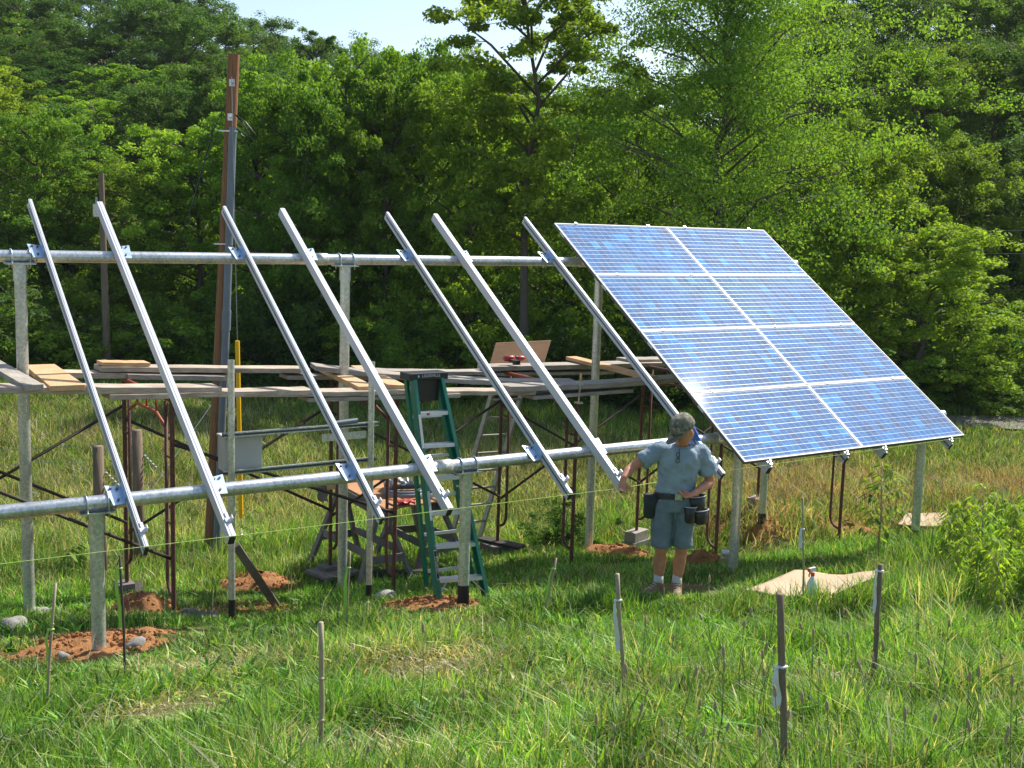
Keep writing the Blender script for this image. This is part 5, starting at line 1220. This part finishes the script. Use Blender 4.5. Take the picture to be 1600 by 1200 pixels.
# shirt
sh = MB()
torso(sh, [(.02, .0, .965, .168, .128), (.02, 0, 1.0, .172, .130), (.025, .0, 1.08, .166, .124), (.035, 0, 1.2, .180, .130), (.04, .0, 1.3, .190, .134), (.042, -.004, 1.365, .158, .114), (.045, -.005, 1.415, .082, .078)])
limb(sh, [(.02, 0, 1.325), RS, (-.245, -.015, 1.30), (-.305, -.03, 1.262)], [.085, .080, .076, .082]); limb(sh, [(.06, 0, 1.325), (LS[0], LS[1], LS[2]-.01), (.275, .03, 1.25), (.310, .03, 1.165)], [.085, .082, .078, .086])
so2 = sh.build('shirt', M['shirt'], man, True, remesh=.010)
tx = bpy.data.textures.new('cloth_folds', 'CLOUDS'); tx.noise_scale = .09; dm = so2.modifiers.new('folds', 'DISPLACE'); dm.texture = tx; dm.strength = .040; dm.mid_level = .3
MB().tube([W_(.045+.075*math.cos(a), -.025+.07*math.sin(a), 1.428-.018*max(0, -math.sin(a))) for a in np.linspace(0, 2*math.pi, 20)], .007, 6).build('collar', M['shirt'], so2, True).matrix_local = Matrix.Identity(4)
hem = MB().tube([W_(.02+.178*math.cos(a), .136*math.sin(a), .972+.006*math.sin(5*a)) for a in np.linspace(0, 2*math.pi, 36)], .006, 6).build('hem', M['shirt'], so2, True); hem.matrix_local = Matrix.Identity(4)
# shorts
st_ = MB(); torso(st_, [(.02, 0, .82, .178, .13), (.02, 0, .9, .182, .137), (.02, 0, .995, .166, .125)])
for hx, kx in ((-.085, -.088), (.112, .104)): limb(st_, [(hx, 0, .9), (hx, 0, .78), (kx, -.005, .62), (kx, -.005, .475)], [(.095, .12), (.102, .12), (.094, .108), (.090, .102)])
so3 = st_.build('shorts', M['shorts'], man, True, remesh=.010); tx2 = bpy.data.textures.new('denim_folds', 'CLOUDS'); tx2.noise_scale = .06; dm = so3.modifiers.new('folds', 'DISPLACE'); dm.texture = tx2; dm.strength = .024; dm.mid_level = .35
# socks and boots
for ax_, dirn, ln in ((-.092, (-.80, -.45, 0), .17), (.078, (-.12, -1, 0), .15)):
    so4 = MB(); limb(so4, [(ax_, .02, .20), (ax_, .02, .14), (ax_, .02, .09)], [.043, .045, .045]); so4.build('sock', M['sock'], man, True)
    d = wv(dirn).normalized(); sdv = Vector((-d.y, d.x, 0)); c0 = W_(ax_, .02, 0); bt = MB()
    bt.loft([(c0+ZI*.135, .050, .050, d, sdv), (c0+ZI*.10, .056, .050, d, sdv), (c0+ZI*.04-d*.0, .07, .050, d, sdv), (c0+ZI*.01, .075, .052, d, sdv)], 16)
    bt.loft([(c0+ZI*.048-d*.055, .038, .046, sdv, ZI), (c0+ZI*.052+d*.03, .046, .052, sdv, ZI), (c0+ZI*.042+d*.11, .050, .042, sdv, ZI), (c0+ZI*.032+d*.165, .040, .030, sdv, ZI), (c0+ZI*.028+d*.185, .02, .018, sdv, ZI)], 16)
    bo_ = bt.build('boot', M['boot'], man, True, remesh=.009)
    sl = MB(); pts = []
    for a in np.linspace(0, 2*math.pi, 22, endpoint=False): pts.append(c0+d*(.055+.125*math.cos(a))+sdv*(.050*math.sin(a)))
    sl.prism([p-ZI*.006 for p in pts], ZI*.022); o = sl.build('sole', M['black'], bo_); o.matrix_local = Matrix.Identity(4)
    lc = MB()
    for q in range(4): p = c0+d*(.045+.022*q)+ZI*(.115-.016*q); lc.tube([p-sdv*.028, p+ZI*.006+d*.008, p+sdv*.028], .0035, 5)
    o = lc.build('laces', M['sock'], bo_); o.matrix_local = Matrix.Identity(4)
# tool belt
bt = MB(); rings = []
n = 30; vs = []
for i in range(n):
    a = 2*math.pi*i/n; e = W_(.02+.190*math.cos(a), .143*math.sin(a), .965+.012*math.cos(a)); u_ = (XI*math.cos(a)+YI*math.sin(a)); vs += [e-ZI*.026, e+ZI*.026, e+ZI*.026-u_*.008, e-ZI*.026-u_*.008]
bt.add(vs, [(4*i+q, 4*((i+1) % n)+q, 4*((i+1) % n)+(q+1) % 4, 4*i+(q+1) % 4) for i in range(n) for q in range(4)]); belt = bt.build('tool_belt', M['leather'], man)
bt2 = MB().box(W_(.03, -.152, .965), (.065, .012, .055), Matrix((XI, YI, ZI)).transposed()); o = bt2.build('buckle', M['galvdull'], belt, bevel=.004); o.matrix_local = Matrix.Identity(4)
def pouch(c, w_, d_, h_, mat, name, tilt_=0, open_=True):
    mb = MB(); q = (Quaternion(YI, tilt_)).to_matrix(); rg = []
    for z, k in ((-h_/2, .72), (-h_*.35, .95), (0, 1.0), (h_/2, 1.18)): rg.append((W_(*c)+q @ (ZI*z), w_/2*k, d_/2*k, q @ XI, YI))
    mb.loft(rg, 18); m_ = mb
    if open_: m_.f.pop()      # leave the mouth open
    o = m_.build(name, M[mat], belt, True); o.matrix_local = Matrix.Identity(4); s_ = o.modifiers.new('solid', 'SOLIDIFY'); s_.thickness = .006; s_.offset = -1
    if open_:
        top = W_(*c)+q @ (ZI*h_/2); rim = MB().tube([top+(q @ XI)*w_/2*1.18*math.cos(a)+YI*d_/2*1.18*math.sin(a) for a in np.linspace(0, 2*math.pi, 20)], .0045, 6).build('pouch_rim', M['label'], belt, True); rim.matrix_local = Matrix.Identity(4)
o = MB().tube([W_(.012, -.128, .90), W_(.010, -.135, .82), W_(.012, -.128, .72)], .004, 5).build('fly_seam', M['shorts'], so3, True); o.matrix_local = Matrix.Identity(4)
pouch((-.200, -.03, .845), .13, .13, .21, 'pouch', 'pouch', .06, False)
pouch((.205, -.075, .885), .15, .12, .16, 'leather', 'pouch', -.10); pouch((.245, -.09, .775), .13, .11, .13, 'leather', 'pouch', -.12); pouch((.145, -.12, .80), .10, .09, .15, 'leather', 'pouch', .0)
o = MB().tube([W_(.215, -.07, .93), W_(.20, -.09, 1.02)], [.010, .012], 8).build('tool_handle', M['sock'], belt, True); o.matrix_local = Matrix.Identity(4)
# glasses hanging from the collar
gl = thing('eyeglasses', 'folded dark eyeglasses hanging from the neckline of the man\'s shirt', 'eyeglasses', tuple(W_(.0, -.15, 1.33)))
mb = MB()
for dz in (0, -.055): mb.tube([W_(-.002, -.155, 1.36+dz)+XI*.014*math.cos(a)+ZI*.022*math.sin(a) for a in np.linspace(0, 2*math.pi, 14)], .003, 5)
mb.tube([W_(-.002, -.155, 1.338), W_(-.002, -.155, 1.328)], .003, 5).tube([W_(.012, -.153, 1.29), W_(.010, -.135, 1.41)], .003, 5); mb.build('frame', M['black'], gl, True)

# ------------------------------------------------------------------ summer haze between the camera and the hills
hz_ = MB().box((30, 30, 28), (330, 330, 64)).build('haze', None or bpy.data.materials.new('haze_air'), None)
hm = hz_.data.materials[0]; hm.use_nodes = True; ht = hm.node_tree; ht.nodes.clear(); ho = ht.nodes.new('ShaderNodeOutputMaterial'); hv = ht.nodes.new('ShaderNodeVolumePrincipled')
hv.inputs['Density'].default_value = .00022; hv.inputs['Color'].default_value = (.86, .93, 1, 1); ht.links.new(hv.outputs[0], ho.inputs['Volume'])
tag(hz_, 'thin summer haze over the valley', None, None, 'stuff')
